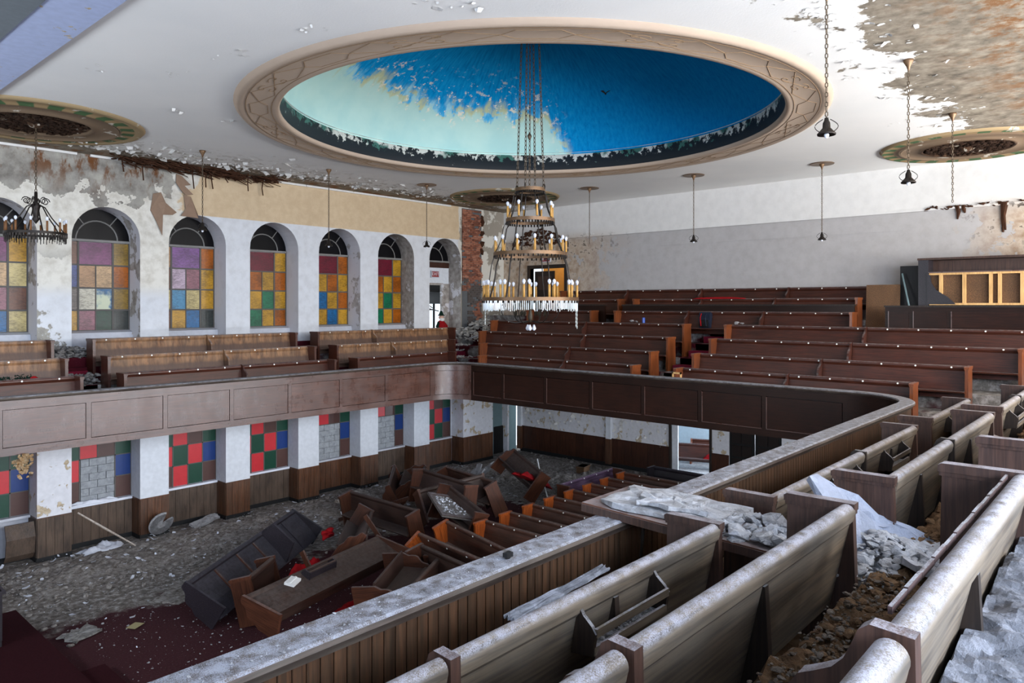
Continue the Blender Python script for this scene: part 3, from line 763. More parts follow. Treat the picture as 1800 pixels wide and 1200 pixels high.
exit_sign((XB - .04, 17.6, ZC + 1.78), R(-90), 'faded exit sign on the peeling rear wall over the brown doorway')
# walls behind the camera
b = MB(); hx = [(-2.4 + 3.1 * k - .75, -2.4 + 3.1 * k + .75) for k in range(8)]; x = -4.4
for xa, xb in hx:
    b.box(x, xa, YR - .3, YR, -.2, ZT + .5); b.box(xa, xb, YR - .3, YR, ZC + 2.6, ZT + .5); b.box(xa, xb, YR - .3, YR, -.2, ZC - .1); x = xb
b.box(x, XL + .2, YR - .3, YR, -.2, ZT + .5); struct('wall_right', b, M['low_white'])
b = MB(); b.box(-4.6, -4.4, YR, 21, -.2, ZT + .5); struct('wall_front', b, M['low_side'])

# ---- lower window wall: piers, bays, panes, blocks, wainscot
ZWN = ZC - 5.08                             # top of the wainscot
YB = 20.5
b = MB(); b.box(-4.4, XB, YB, YB + .12, 0, ZPB); struct('wall_left', b, M['low_side'])
piers = [(BAY0 + BAYP * i - .735, BAY0 + BAYP * i) for i in range(-3, 6)] + [(19.5, 21.15)]
def boards(parent, axis, a, bb, face, z0, z1, m, w=.2, out=-1, th=.02):
    "vertical boards side by side on a face; axis x: boards run along x and face -y; axis y: along y and face out"
    n = max(1, round((bb - a) / w)); s = (bb - a) / n; me = {}
    for k in range(n):
        p, q = a + k * s + .004, a + (k + 1) * s - .004
        c = MB()
        t_ = th + random.uniform(0, .006)
        if axis == 'x': c.prism([(face, z0), (face, z1), (face - t_, z1), (face - t_, z0)], p, q)
        else: c.box(min(face, face + out * t_), max(face, face + out * t_), p, q, z0, z1)
        c.build('board', m[k % len(m)] if isinstance(m, list) else m, parent)
for i, (xa, xb) in enumerate(piers):
    p = sroot('wall_left'); p.name = 'wall_left'
    c = MB(); c.box(xa, xb, YW, YB, ZWN, ZPB); c.build('pier', M['low_peel'] if i in (3, 9) else M['low_white'], p)
    c = MB(); c.box(xa + .02, xb - .02, YW + .02, YB, .1, ZWN); c.build('pier_core', M['base'], p)
    c = MB(); c.box(xa - .01, xb + .01, YW - .012, YB, 0, .12); c.build('baseboard', M['base'], p)
    c = MB(); c.box(xa - .012, xb + .012, YW - .016, YB, ZWN - .02, ZWN + .012); c.build('rail', M['wains'], p)
    mt = M['wains_w'] if i == 3 else M['wains']
    boards(p, 'x', xa, xb, YW + .012, .12, ZWN - .02, mt)
    boards(p, 'y', YW + .03, YB, xa + .012, .12, ZWN - .02, mt, .22, -1)
PAT = {'A': 'grng', 'B': 'rgrb', 'C': 'nrgn', 'T': 'bngr'}
SHIFT = {5: ['grng', 'rgrb', 'nrgn']}
wn = 8
for i in range(-1, 6):
    xa, xb = BAY0 + BAYP * i, BAY0 + BAYP * i + OPW; wn += 1
    w = sroot('window_%d' % wn)
    xs = [xa, xa + .36, xa + .78, xa + 1.2, xb]; z = ZWN + .02
    rows = [('C', z, z + .57), ('B', z + .57, z + 1.13), ('A', z + 1.13, z + 1.7), ('T', z + 1.7, z + 2.23)]
    blocked = i in (0, 3, 4)
    for r, za, zb in rows:
        for k in range(4):
            if blocked and r in 'BC' and k in (1, 2): continue
            ch = PAT[r][k]
            if i == -1: ch = {'A': 'ppgg', 'B': 'grrb', 'C': 'rggn', 'T': 'bngr'}[r][k]
            pane(xs[k], xs[k + 1], za, zb, PL[ch], w, YB - .04)
    c = MB()
    for k, x in enumerate(xs):
        if blocked and k == 2: c.box(x - .015, x + .015, YB - .05, YB, z + 1.13, z + 2.23)
        else: c.box(x - .015, x + .015, YB - .05, YB, z, z + 2.23)
    for r, za, zb in rows: c.box(xa, xb, YB - .05, YB, zb - .012, zb + .012) if not (blocked and r == 'C') else (c.box(xa, xs[1], YB - .05, YB, zb - .012, zb + .012), c.box(xs[3], xb, YB - .05, YB, zb - .012, zb + .012))
    c.build('muntin', M['lead'], w)
    if blocked:
        c = MB(); c.box(xs[1] + .02, xs[3] - .02, YB - .03, YB, z, z + 1.12); c.build('mortar_bed', M['mortar'], w)
        for r in range(6):
            off = -.2 if r % 2 else 0; x = xs[1] + .02 + off
            while x < xs[3] - .03:
                p, q = max(x, xs[1] + .02), min(x + .395, xs[3] - .02)
                if q - p > .05:
                    c = MB(); o_ = U(0, .012); c.box(p + .005, q - .005, YB - .055 - o_, YB - .02, z + r * .187 + .004, min(z + (r + 1) * .187 - .004, z + 1.12)); c.build('block', M['cmu'], w)
                x += .4
    c = MB(); c.box(xa, xb, YB - .16, YB, ZWN - .04, ZWN + .02); c.build('sill', M['snow'] if i in (0, 1, 2) else M['low_side'], w)
    p = sroot('wall_left')
    mt = M['wains_w'] if i in (-1, 0, 1, 2, 4) else M['wains']
    if i >= 0: boards(p, 'x', xa, xb, YB - .1, .12, ZWN - .04, mt)
    else: boards(p, 'x', xa, xa + .95, YB - .1, .12, ZWN - .1, mt)
    c = MB(); c.box(xa, xb, YB - .13, YB, 0, .12); c.build('baseboard', M['base'], p)

# ---- rear wall of the nave under the gallery, with an opening and panelled doors
lw = sroot('wall_back')
def lowwall(y0, y1, z0=0, z1=ZPB, m=M['low_peel']):
    c = MB(); c.box(XL, XL + .15, y0, y1, z0, z1); c.build('wall_section', m, lw)
    if z0 == 0:
        boards(lw, 'y', y0, y1, XL, .12, ZWN, M['wains_d'], .32, -1)
        c = MB(); c.box(XL - .04, XL, y0, y1, 0, .14); c.build('baseboard', M['base'], lw)
        c = MB(); c.box(XL - .035, XL, y0, y1, ZWN - .02, ZWN + .02); c.build('rail', M['wains_d'], lw)
lowwall(13.0, 20.1); lowwall(10.8, 11.45); lowwall(YR, 9.02); lowwall(11.45, 13.0, 2.9); lowwall(9.02, 10.8, 2.85)
c = MB(); c.box(XL - .12, XL, 15.5, 15.72, ZWN, ZPB); c.box(XL - .12, XL, 20.0, 20.2, ZWN, ZPB); c.build('pilaster', M['low_white'], lw)
c = MB(); c.box(XL - .13, XL, 15.49, 15.73, .1, ZWN); c.box(XL - .13, XL, 19.99, 20.21, .1, ZWN); c.build('pilaster_base', M['wains'], lw)
b = MB()
for i in range(420):
    y = U(4, 20); z = U(ZWN + .05, ZPB - .05)
    if 9 < y < 13: continue
    b.flake((XL - .005, y, z), U(.03, .11), (-1, 0, 0))
b.build('peeling_paint', M['paint_flake'], lw, kind='stuff')
do = sroot('door_3')
c = MB()
for y in (11.42, 12.97): c.box(XL - .06, XL + .2, y, y + .08, 0, 2.9)
c.box(XL - .06, XL + .2, 11.42, 13.05, 2.84, 2.92); c.build('door_frame', M['oak_dark'], do)
c = MB(); c.box(XL + .0, XL + .04, 12.72, 12.95, 0, 2.84); c.build('door_edge', M['low_white'], do)
do = sroot('door_4')
for y0 in (9.02, 9.92):
    c = MB(); c.box(XL + .02, XL + .07, y0, y0 + .88, 0, 2.85); l = c.build('door_leaf', M['black'], do)
    for r in range(6):
        for k in range(2):
            y = y0 + .1 + k * .36; z = .2 + r * .44
            c = MB(); c.prism([(y, z), (y + .32, z), (y + .32, z + .36), (y, z + .36)], XL - .01, XL + .02); c.build('leaf_panel', plain('dark_door_panel', lin(30, 20, 17), .4) if not (r or k or y0 > 9.5) else bpy.data.materials['dark_door_panel'], l)
# corner recess on the left of the rear wall
c = MB(); c.box(21.2, 21.3, YW + .1, 20.5, 0, ZPB); c.box(21.3, XL + .15, 20.5, 20.56, 0, ZPB); struct('wall_left', c, M['teal'])
c = MB(); c.box(22.4, 22.5, 20.2, 20.5, 0, ZPB); struct('trim_4', c, M['low_peel'])
c = MB(); c.box(21.3, 22.4, 20.44, 20.5, 0, 1.1); struct('trim_5', c, M['black'])
# room behind the opening
c = MB(); c.box(28, 28.2, 8, 16, -.2, 3.3); c.box(XL + .15, 28.2, 15.8, 16, -.2, 3.3); c.box(XL + .15, 28.2, 8, 8.2, -.2, 3.3); c.box(XL + .15, 28.2, 8, 16, 3.3, 3.4); struct('wall_back', c, plain('pale_blue_room', lin(176, 190, 198), .8))
c = MB(); c.box(XL + .02, 28, 8.2, 15.8, 0, .01); struct('floor', c, M['deb_pale'])
area('back_room_daylight', (26.2, 8.4, 2.0), (R(90), 0, 0), 2.4, 1.8, 700, (.80, .88, 1))

# ------------------------------------------------------------------ gallery
STEP = [1.04 + .90 * j + .12 for j in range(8)]      # riser offsets from the parapet
def ubox(b, d, z0, z1):
    "solid U behind offset d from the parapet"
    b.box(-4.4, XPB + d, YR, YPN - .16 - max(.02, d - .18), z0, z1)
    b.box(XPB + d, XB, YR, YW, z0, z1)
    if YPL + d < YW: b.box(-4.4, XPB + d, YPL + d, YW, z0, z1)
b = MB(); ubox(b, .05, ZPB + .035, TZ[0])
for j in range(1, 7):
    ubox(b, STEP[j - 1], TZ[j - 1], TZ[j])
b.box(-4.4, XB, 19.05, YW, TZ[2], ZC - 1.24)
GFL = struct('floor', b, M['tier'])
b = MB()                                              # soffit of the gallery over the rear
b.box(XPB + .1, XL + .2, YR, 20.5, ZPB, ZPB + .03); b.box(-4.4, XPB + .1, YPL + .08, 20.5, ZPB, ZPB + .03); b.box(-4.4, XPB + .1, YR, YPN - .08, ZPB, ZPB + .03)
struct('ceiling', b, M['low_side'])
b = MB(); b.box(XB, XL + .2, YR, YW + .8, ZPB + .04, ZPB + .1); struct('floor', b, M['tier'])
# carpeted half steps in the aisles
def step(x0, x1, y0, y1, z0, z1):
    c = MB(); c.box(x0, x1, y0, y1, z0, z1); c.build('step', M['redcarpet'], GFL)
for j in range(0, 6):
    d = XPB + STEP[j]; zm = (TZ[j] + TZ[j + 1]) / 2
    step(d - .42, d, 8.95, 9.9, TZ[j], zm); step(d, d + .03, 8.95, 9.9, zm, TZ[j + 1] + .004)
for j in range(0, 2):
    d = YPL + STEP[j]; zm = (TZ[j] + TZ[j + 1]) / 2
    for xa, xb in ((5.42, 6.05), (11.6, 12.12)): step(xa, xb, d - .4, d, TZ[j], zm); step(xa, xb, d, d + .03, zm, TZ[j + 1] + .004)
d = YPL + STEP[2]; step(5.42, 6.05, 18.62, 19.04, TZ[2], (TZ[2] + ZC - 1.24) / 2)
for j in range(0, 4):                                 # curved corner stair
    d = STEP[j]; zm = (TZ[j] + TZ[j + 1]) / 2; c0 = (XPB - .1, YPL - .1)
    for rad, za, zb in ((1.30 * (d + .1), TZ[j], zm), (1.30 * (d + .1) + .38, TZ[j], TZ[j + 1] + .01)):
        c = MB(); a0, a1 = R(45 - 34 / (j + 1.3)), R(45 + 34 / (j + 1.3)); n = 8; P0, P1 = [], []
        for k in range(n + 1):
            a = a0 + (a1 - a0) * k / n
            P0.append((c0[0] + rad * cos(a), c0[1] + rad * sin(a))); P1.append((c0[0] + (rad + .5) * cos(a), c0[1] + (rad + .5) * sin(a)))
        for k in range(n):
            q = [P0[k], P1[k], P1[k + 1], P0[k + 1]]
            c.poly([(x, y, zb) for x, y in q]); c.poly([(P0[k][0], P0[k][1], za), (P0[k][0], P0[k][1], zb), (P0[k + 1][0], P0[k + 1][1], zb), (P0[k + 1][0], P0[k + 1][1], za)])
        c.build('step', M['redcarpet'], GFL)

# ---- parapet
RL, RR_ = .8, 1.25
def path(n=14):
    P = [((-3.5, YPL), (0, 1)), ((XPB - RL, YPL), (0, 1))]
    for i in range(1, n + 1):
        a = R(90 - 90 * i / n); P.append(((XPB - RL + RL * cos(a), YPL - RL + RL * sin(a)), (cos(a), sin(a))))
    P.append(((XPB, YPN + RR_), (1, 0)))
    for i in range(1, n + 1):
        a = R(-90 * i / n); P.append(((XPB - RR_ + RR_ * cos(a), YPN + RR_ + RR_ * sin(a)), (cos(a), sin(a))))
    P.append(((-3.5, YPN), (0, -1)))
    return P
PATH = path()
par = thing('gallery_parapet', 'continuous panelled wooden gallery parapet with dusty cap rail around the nave', 'parapet')
b = MB(); b.sweep(PATH, [(.05, ZPB), (.05, ZP - .06), (.13, ZP - .06), (.13, ZPB)]); b.build('core', M['frame_b'], par)
b = MB(); b.sweep(PATH, [(-.05, ZP - .045), (-.055, ZP - .02), (-.04, ZP), (.185, ZP), (.205, ZP - .012), (.21, ZP - .04), (.195, ZP - .06), (.18, ZP - .07), (.165, ZP - .1), (.14, ZP - .11), (.14, ZP - .075), (-.02, ZP - .075), (-.03, ZP - .06)])
smooth_by_angle(b.build('cap_rail', M['cap'], par), 30)
def seg(s0, s1, o0, o1, z0, z1, name, m, side):
    c = MB()
    if side == 'L': c.box(s0, s1, YPL + o0, YPL + o1, z0, z1)
    elif side == 'B': c.box(XPB + o0, XPB + o1, s0, s1, z0, z1)
    else:
        cx, cy, r, a0, a1 = side; n = 8; pt = []
        for i in range(n + 1):
            a = R(a0 + (a1 - a0) * i / n); pt.append(((cx + r * cos(a), cy + r * sin(a)), (cos(a), sin(a))))
        c.sweep(pt, [(o0, z0), (o0, z1), (o1, z1), (o1, z0)]); return smooth_by_angle(c.build(name, m, par), 50)
    return c.build(name, m, par)
zt, zb = ZP - .075, ZPB
zr0, zr1 = ZPB + .17, ZP - .26
seg(-3.5, XPB - RL, 0, .05, zr1 + .02, zt, 'top_rail', M['frame'], 'L'); seg(-3.5, XPB - RL, 0, .05, zb, zr0 - .02, 'bottom_rail', M['frame'], 'L')
bl = [3.7 + 1.495 * k for k in range(-4, 8)]; bl[-1] = XPB - RL - .04
for p in bl: seg(p - .045, p + .045, 0, .05, zr0 - .02, zr1 + .02, 'stile', M['frame'], 'L')
for p, q in zip(bl, bl[1:]): seg(p + .055, q - .055, .012, .05, zr0 - .01, zr1 + .01, 'panel', M['panel'], 'L')
arcL = (XPB - RL, YPL - RL, RL)
seg(0, 0, 0, .05, zr1 + .02, zt, 'top_rail', M['frame'], arcL + (90, 0)); seg(0, 0, 0, .05, zb, zr0 - .02, 'bottom_rail', M['frame'], arcL + (90, 0))
seg(0, 0, .012, .05, zr0 - .01, zr1 + .01, 'panel', M['panel'], arcL + (83, 7)); seg(0, 0, 0, .05, zr0 - .02, zr1 + .02, 'stile', M['frame'], arcL + (6, 0)); seg(0, 0, 0, .05, zr0 - .02, zr1 + .02, 'stile', M['frame'], arcL + (90, 84))
yb0, yb1 = YPN + RR_, YPL - RL
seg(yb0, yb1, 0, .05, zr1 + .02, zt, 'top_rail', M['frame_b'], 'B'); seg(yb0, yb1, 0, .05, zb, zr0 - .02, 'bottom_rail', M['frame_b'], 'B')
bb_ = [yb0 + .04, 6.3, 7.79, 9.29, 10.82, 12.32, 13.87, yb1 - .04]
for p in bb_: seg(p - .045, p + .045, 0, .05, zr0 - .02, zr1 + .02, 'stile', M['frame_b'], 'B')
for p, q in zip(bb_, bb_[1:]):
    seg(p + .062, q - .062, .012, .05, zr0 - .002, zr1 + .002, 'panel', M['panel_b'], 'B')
    c = MB(); c.box(XPB - .004, XPB + .03, q - .062, q - .048, zr0, zr1); c.box(XPB - .004, XPB + .03, p + .05, q - .05, zr0 - .018, zr0 - .006); c.build('panel_bead', M['frame'], par)
arcR = (XPB - RR_, YPN + RR_, RR_)
seg(0, 0, 0, .05, zb, zt, 'top_rail', M['frame_b'], arcR + (0, -90))
# gallery-side beadboard of the near parapet, board by board
pm = []
c = MB(); w = .082; c.prism([(0, TZ[0]), (0, ZP - .11), (-.012, ZP - .11), (-.012, TZ[0])], .0015, w - .0075); c.prism([(0, TZ[0]), (0, ZP - .11), (-.006, ZP - .11), (-.006, TZ[0])], w - .006, w - .001)
first = c.build('plank', M['plank'], par); x = -.9; k = 0
while x < XPB - RR_:
    o = first if k == 0 else first.copy()
    if k: COL.objects.link(o)
    o.location = (x, YPN - .13, 0); x += w; k += 1
for i in range(26):
    a = R(-90 + 90 * (i + .5) / 26); o = first.copy(); COL.objects.link(o)
    rr = RR_ + .13; px, py = XPB - RR_ + rr * cos(a), YPN + RR_ + rr * sin(a)
    ang = a + R(90); o.rotation_euler = (0, 0, ang); o.location = (px - cos(ang) * w / 2, py - sin(ang) * w / 2, 0)
b = MB(); b.sweep([p for p in PATH if p[0][1] < 5], [(.13, TZ[0]), (.13, TZ[0] + .1), (.155, TZ[0] + .09), (.155, TZ[0])]); b.build('skirting', M['plank'], par)

# ------------------------------------------------------------------ pews
def rail_prof():
    return [(.095, .27), (-.024, .80), (-.048, .828)] + [(-.010 + .049 * cos(R(a)), .879 + .049 * sin(R(a))) for a in range(205, -30, -15)] + [(.026, .838), (.016, .815), (.135, .27)]
END_P = [(-.07, 0), (-.04, .925), (.345, .925), (.36, .915), (.38, 0)]
BRK_P = [(.10, .0), (.11, .26), (-.02, .80), (-.036, .80), (-.052, .5), (-.058, .0)]
DIV_P = [(-.08, 0), (-.062, .93), (.05, .938), (.08, .915), (.098, .87), (.118, .825), (.15, .79), (.195, .765), (.245, .74), (.28, .69), (.295, .62), (.30, .55), (.37, .44), (.39, .2), (.41, 0)]
def tags_mb(L, skip=0):
    b = MB(); x = .32
    while x < L - .15:
        b.lathe([(0, 0), (.019, .0), (.019, .006), (0, .006)], (x, 0, 0), 8); x += .66
    return b
def make_pew(name, label, loc, rz, L, mats, joints=(), ends='ee', racks=(), tags=True, group=None, cat='pew', rot=None, seat=True, curved=False, brk=()):
    """x along the bench, seat faces +y, back top at y=0"""
    r = thing(name, label, cat, loc, rot if rot else (0, 0, rz), group)
    mb_, me_, md_ = mats
    js = [0] + list(joints) + [L]
    for i in range(len(js) - 1):
        a, q = js[i] + (.03 if (i or ends[0] != '-') else 0), js[i + 1] - (.03 if (i < len(js) - 2 or ends[1] != '-') else 0)
        b = MB(); b.prism(rail_prof(), a, q); smooth_by_angle(b.build('backrest', mb_, r), 17)
        if seat:
            b = MB(); b.prism([(.08, .39), (.40, .395), (.425, .405), (.43, .43), (.40, .44), (.08, .42)], a, q); b.build('seat', mb_, r)
    for k, x in ((0, 0), (1, L)):
        if ends[k] == '-': continue
        b = MB()
        P = END_P if ends[k] == 'e' else DIV_P
        b.prism(P, x - .03, x + .03)
        if ends[k] == 'e':
            o = b.build('end_panel', me_, r)
            b = MB(); b.prism([(-.055, .885), (-.055, .932), (.36, .932), (.38, .92), (.38, .885)], x - .042, x + .042)
            b.prism([(-.05, .862), (-.05, .885), (.374, .885), (.374, .862)], x - .036, x + .036)
            b.build('cap_molding', me_, o)
        else: b.build('end_panel', me_, r)
    for x in joints:
        b = MB(); b.prism(DIV_P, x - .022, x + .022); b.build('divider', md_, r)
    for x in brk:
        b = MB(); b.prism(BRK_P, x - .022, x + .022); b.build('back_support', md_, r)
    for x0 in racks:
        k = bpy.data.objects.new('book_rack', None); COL.objects.link(k); k.parent = r; k.empty_display_size = .05
        for x in (x0, x0 + .75):
            b = MB(); b.prism([(-.03, .85), (-.04, .865), (-.07, .82), (-.125, .775), (-.15, .74), (-.14, .69), (-.13, .62), (.01, .60)], x - .012, x + .012); b.build('bracket', md_, k)
        for z0, y0 in ((.72, -.14), (.62, -.125)):
            b = MB(); b.box(x0, x0 + .75, y0 - .012, y0 + .006, z0, z0 + .045); b.build('slat', mb_, k)
        b = MB(); b.box(x0, x0 + .75, -.125, .0, .61, .625); b.build('shelf', md_, k)
    if tags:
        b = tags_mb(L); o = b.build('number_tag', M['tag'], r, kind='stuff'); o.location = (0, .041, .885); o.rotation_euler = (R(-90 + 14), 0, 0); o.scale = (1, 1, 1)
    return r
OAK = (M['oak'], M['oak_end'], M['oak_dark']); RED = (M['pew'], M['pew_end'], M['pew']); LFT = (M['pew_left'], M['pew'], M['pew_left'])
YN = [2.35, 1.45, .54]
G = 'gallery pews'
# near gallery (backs to the camera)
near = [
 (0, -.6, 2.16, 'e-', (), (), (), 'oak pew nearest the lower frame edge beside the beadboard parapet, only its end showing'),
 (0, 2.2, 4.80, 'de', (), (.94,), (1.3,), 'dusty oak pew with book rack and plaster strip on its rail, beside the parapet'),
 (0, 5.76, 10.37, 'ee', (2.4,), (1.35, 3.1), (1.2, 3.5), 'long dusty oak pew by the parapet beyond the plaster covered table, with two book racks'),
 (0, 11.2, 13.9, 'ee', (), (1.0,), (1.6,), 'dusty oak pew by the parapet at the curved corner, farthest of its row'),
 (1, -.6, 2.18, 'e-', (), (), (), 'oak pew stub at the bottom edge between the two foreground pews'),
 (1, 2.24, 4.77, 'de', (), (), (1.2,), 'dusty oak pew in the second row, in front of the white plaster heap'),
 (1, 5.68, 9.85, 'ee', (1.95,), (), (.85, 2.9), 'long dusty oak second row pew beyond the white plaster heap'),
 (1, 10.46, 13.4, 'ee', (1.5,), (.5, 1.8), (), 'oak second row pew at the far corner with book racks'),
 (2, -.6, 2.1, 'e-', (), (), (), 'oak pew with rounded rail running out of the bottom edge at right'),
 (2, 2.16, 4.64, 'de', (), (), (1.05,), 'bleached oak pew at the right edge with a loose trim strip, beside pale rubble'),
 (2, 5.75, 9.2, 'ee', (1.7,), (), (.9,), 'grey oak pew behind the right edge pew, mostly its end panel showing'),
]
for row, x0, x1, en, jo, rk, br, lab in near:
    make_pew('oak_pew', lab, (x0, YN[row], TZ[row]), 0, x1 - x0, OAK, jo, en, rk, False, 'near gallery pews', brk=br, seat=row < 2)
b = MB()
for x0, yy, zz in ((2.2 + .94, 2.35 - .075, TZ[0] + .63),):
    for i in range(110): b.rock((x0 + U(.04, .7), yy + U(-.035, .06), zz + U(0, .012)), U(.006, .018), .6)
tag(b.build('plaster_crumbs', M['deb_pale']), 'pale crumbs lying in the book rack of the front oak pew', 'crumbs', None, 'stuff')
# left gallery
YLROW = [17.0, 17.93, 18.86]; ZLROW = [ZC - 1.49, ZC - 1.16, ZC - .80]
lsec = [('leftmost', (1.4, 1.4, 1.4), (5.30, 5.30, 5.30), (1.9,)), ('middle', (6.15, 6.15, 6.15), (11.5, 11.48, 11.46), (2.85,)), ('far', (12.26, 12.22, 12.2), (16.0, 16.86, 17.75), (2.2,))]
ordn = ['front', 'second', 'third']
for sn, A, Bq, jo in lsec:
    for j in range(3):
        L = Bq[j] - A[j]
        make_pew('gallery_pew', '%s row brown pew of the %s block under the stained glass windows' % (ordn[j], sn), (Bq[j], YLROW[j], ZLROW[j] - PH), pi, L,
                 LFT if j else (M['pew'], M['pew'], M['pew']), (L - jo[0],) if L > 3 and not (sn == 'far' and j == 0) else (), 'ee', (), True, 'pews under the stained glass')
# rear gallery (facing the camera)
XR = [16.2 + .9 * j for j in range(7)]
ro = ['first', 'second', 'third', 'fourth', 'fifth', 'sixth', 'last']
rear = [
 (0, 10.03, 15.46, (2.4,), 'left'), (1, 10.03, 16.3, (2.9,), 'left'), (2, 10.03, 17.2, (3.0,), 'left'), (3, 10.03, 17.5, (3.6,), 'left'),
 (0, 3.62, 8.79, (2.55,), 'right'), (1, 2.84, 8.79, (2.9,), 'right'), (2, 2.07, 8.77, (3.3,), 'right'), (3, 1.2, 8.77, (4.1,), 'right'),
 (4, 5.82, 12.93, (2.4, 4.7), 'centre'), (4, 13.87, 16.6, (), 'left'),
 (5, 5.95, 12.8, (2.3, 4.6), 'centre'), (5, 13.4, 16.6, (), 'left'), (6, 5.6, 16.5, (2.6, 5.4, 8.2), 'full width'),
]
for j, y0, y1, jo, side in rear:
    make_pew('gallery_pew', 'reddish brown %s row pew of the rear gallery, %s block' % (ro[j], side) if side != 'full width' else 'dark brown full width pew against the rear gallery wall, highest row',
             (XR[j], y0, TZ[j]), pi / 2, y1 - y0, RED, jo, 'ee', (), True, 'rear gallery pews')

# pony walls between the rows and the sound booth at the right
def pony(label, x, y0, y1, z0, z1, panels):
    r = thing('pony_wall', label, 'wall', (x, y0, z0))
    L = y1 - y0; H = z1 - z0
    b = MB(); b.box(0, .08, 0, L, 0, H - .03); b.build('core', M['frame_b'], r)
    b = MB(); b.box(-.03, .11, -.02, L + .02, H - .04, H); b.build('cap_rail', M['oak_dark'], r)
    for p, q in panels:
        b = MB(); b.box(-.015, 0, p, q, .12, H - .16); b.build('panel', M['panel_b'], r)
        b = MB(); b.box(-.02, 0, q + .01, q + .03, .12, H - .14); b.build('bead', M['frame'], r)
pony('long dark low partition between fifth and sixth rear rows', XR[4] + .2, 5.9, 13.0, TZ[5], ZC + .02, [])
pony('short dark low partition left of the rear steps', XR[4] + .2, 13.7, 16.4, TZ[5], ZC + .02, [])
pony('dark panelled booth front at the right behind the fourth row', XR[4] - .25, .2, 5.05, TZ[4] - .05, ZC - .01, [(.3, 1.5), (1.62, 3.4), (3.52, 4.2), (4.32, 4.75)])
bo = thing('sound_booth', 'unfinished dark booth cabinet with raw pine studs behind the panelled front at right', 'booth', (XR[5] - .1, 0, TZ[5]))
zb = ZC + .02 - TZ[5]; zt = ZC + 1.18 - TZ[5]; zm = ZC + .80 - TZ[5]
b = MB(); b.prism([(4.32, 0), (4.55, 0), (4.55, zt), (4.32, zt)], .0, .5); b.prism([(4.35, zb), (4.35, zm), (4.28, zm - .05), (4.25, zm - .25), (4.15, zm - .42), (3.9, zm - .6), (3.72, zb)], -.02, .04)
b.build('side_panel', M['pile_dark'], bo)
b = MB(); b.box(.5, .55, -.5, 4.5, 0, zt - .05); b.build('back_panel', M['oak_end'], bo)
b = MB(); b.box(.1, .14, -.5, 4.32, zb, zm); b.build('inner_board', M['ply'], bo)
b = MB(); b.box(-.05, .55, -.5, 4.56, zt - .05, zt); b.build('top_board', M['oak_end'], bo)
b = MB(); b.box(-.02, .5, -.5, 4.32, zm, zm + .03); b.build('shelf', M['frame'], bo)
for y in (4.05, 3.55, 3.0, 2.82, 2.38, 1.85, 1.3, .8):
    b = MB(); b.box(0, .1, y - .035, y + .035, zb, zm); b.build('stud', M['rawpine'], bo)
b = MB(); b.box(-.01, .1, -.5, 4.3, zm - .05, zm); b.box(-.01, .1, -.5, 4.3, zb - .02, zb + .03); b.build('plate', M['rawpine'], bo)
b = MB(); b.prism([(0, 0), (1.0, 0), (1.0, .62), (0, .62)], 0, .03)
o = tag(b.build('plywood_sheet', M['ply']), 'brown plywood sheet standing left of the booth cabinet', 'board'); o.location = (XR[5] - .25, 4.9, ZC - .05); o.rotation_euler = (0, R(4), 0)
o.location = (XR[5] + .05, 5.02, TZ[5]); o.scale = (1, .82, 1); o.data.transform(Matrix.Scale(2.05, 4, (0, 0, 1)))
b = MB(); b.box(0, .05, 0, .5, 0, ZC + 1.02 - TZ[5]); o = tag(b.build('dark_board', M['black']), 'tall black board behind the leaning stick beside the booth', 'board'); o.location = (XR[5] + .3, 4.56, TZ[5])
b = MB(); b.tube([(XR[5] - .16, 4.70, TZ[5]), (XR[5] - .12, 4.74, ZC - .1), (XR[5] + .16, 4.98, ZC + .82)], .022, 6); tag(b.build('stick', M['teal']), 'thin grey stick leaning against the black board by the booth', 'stick')

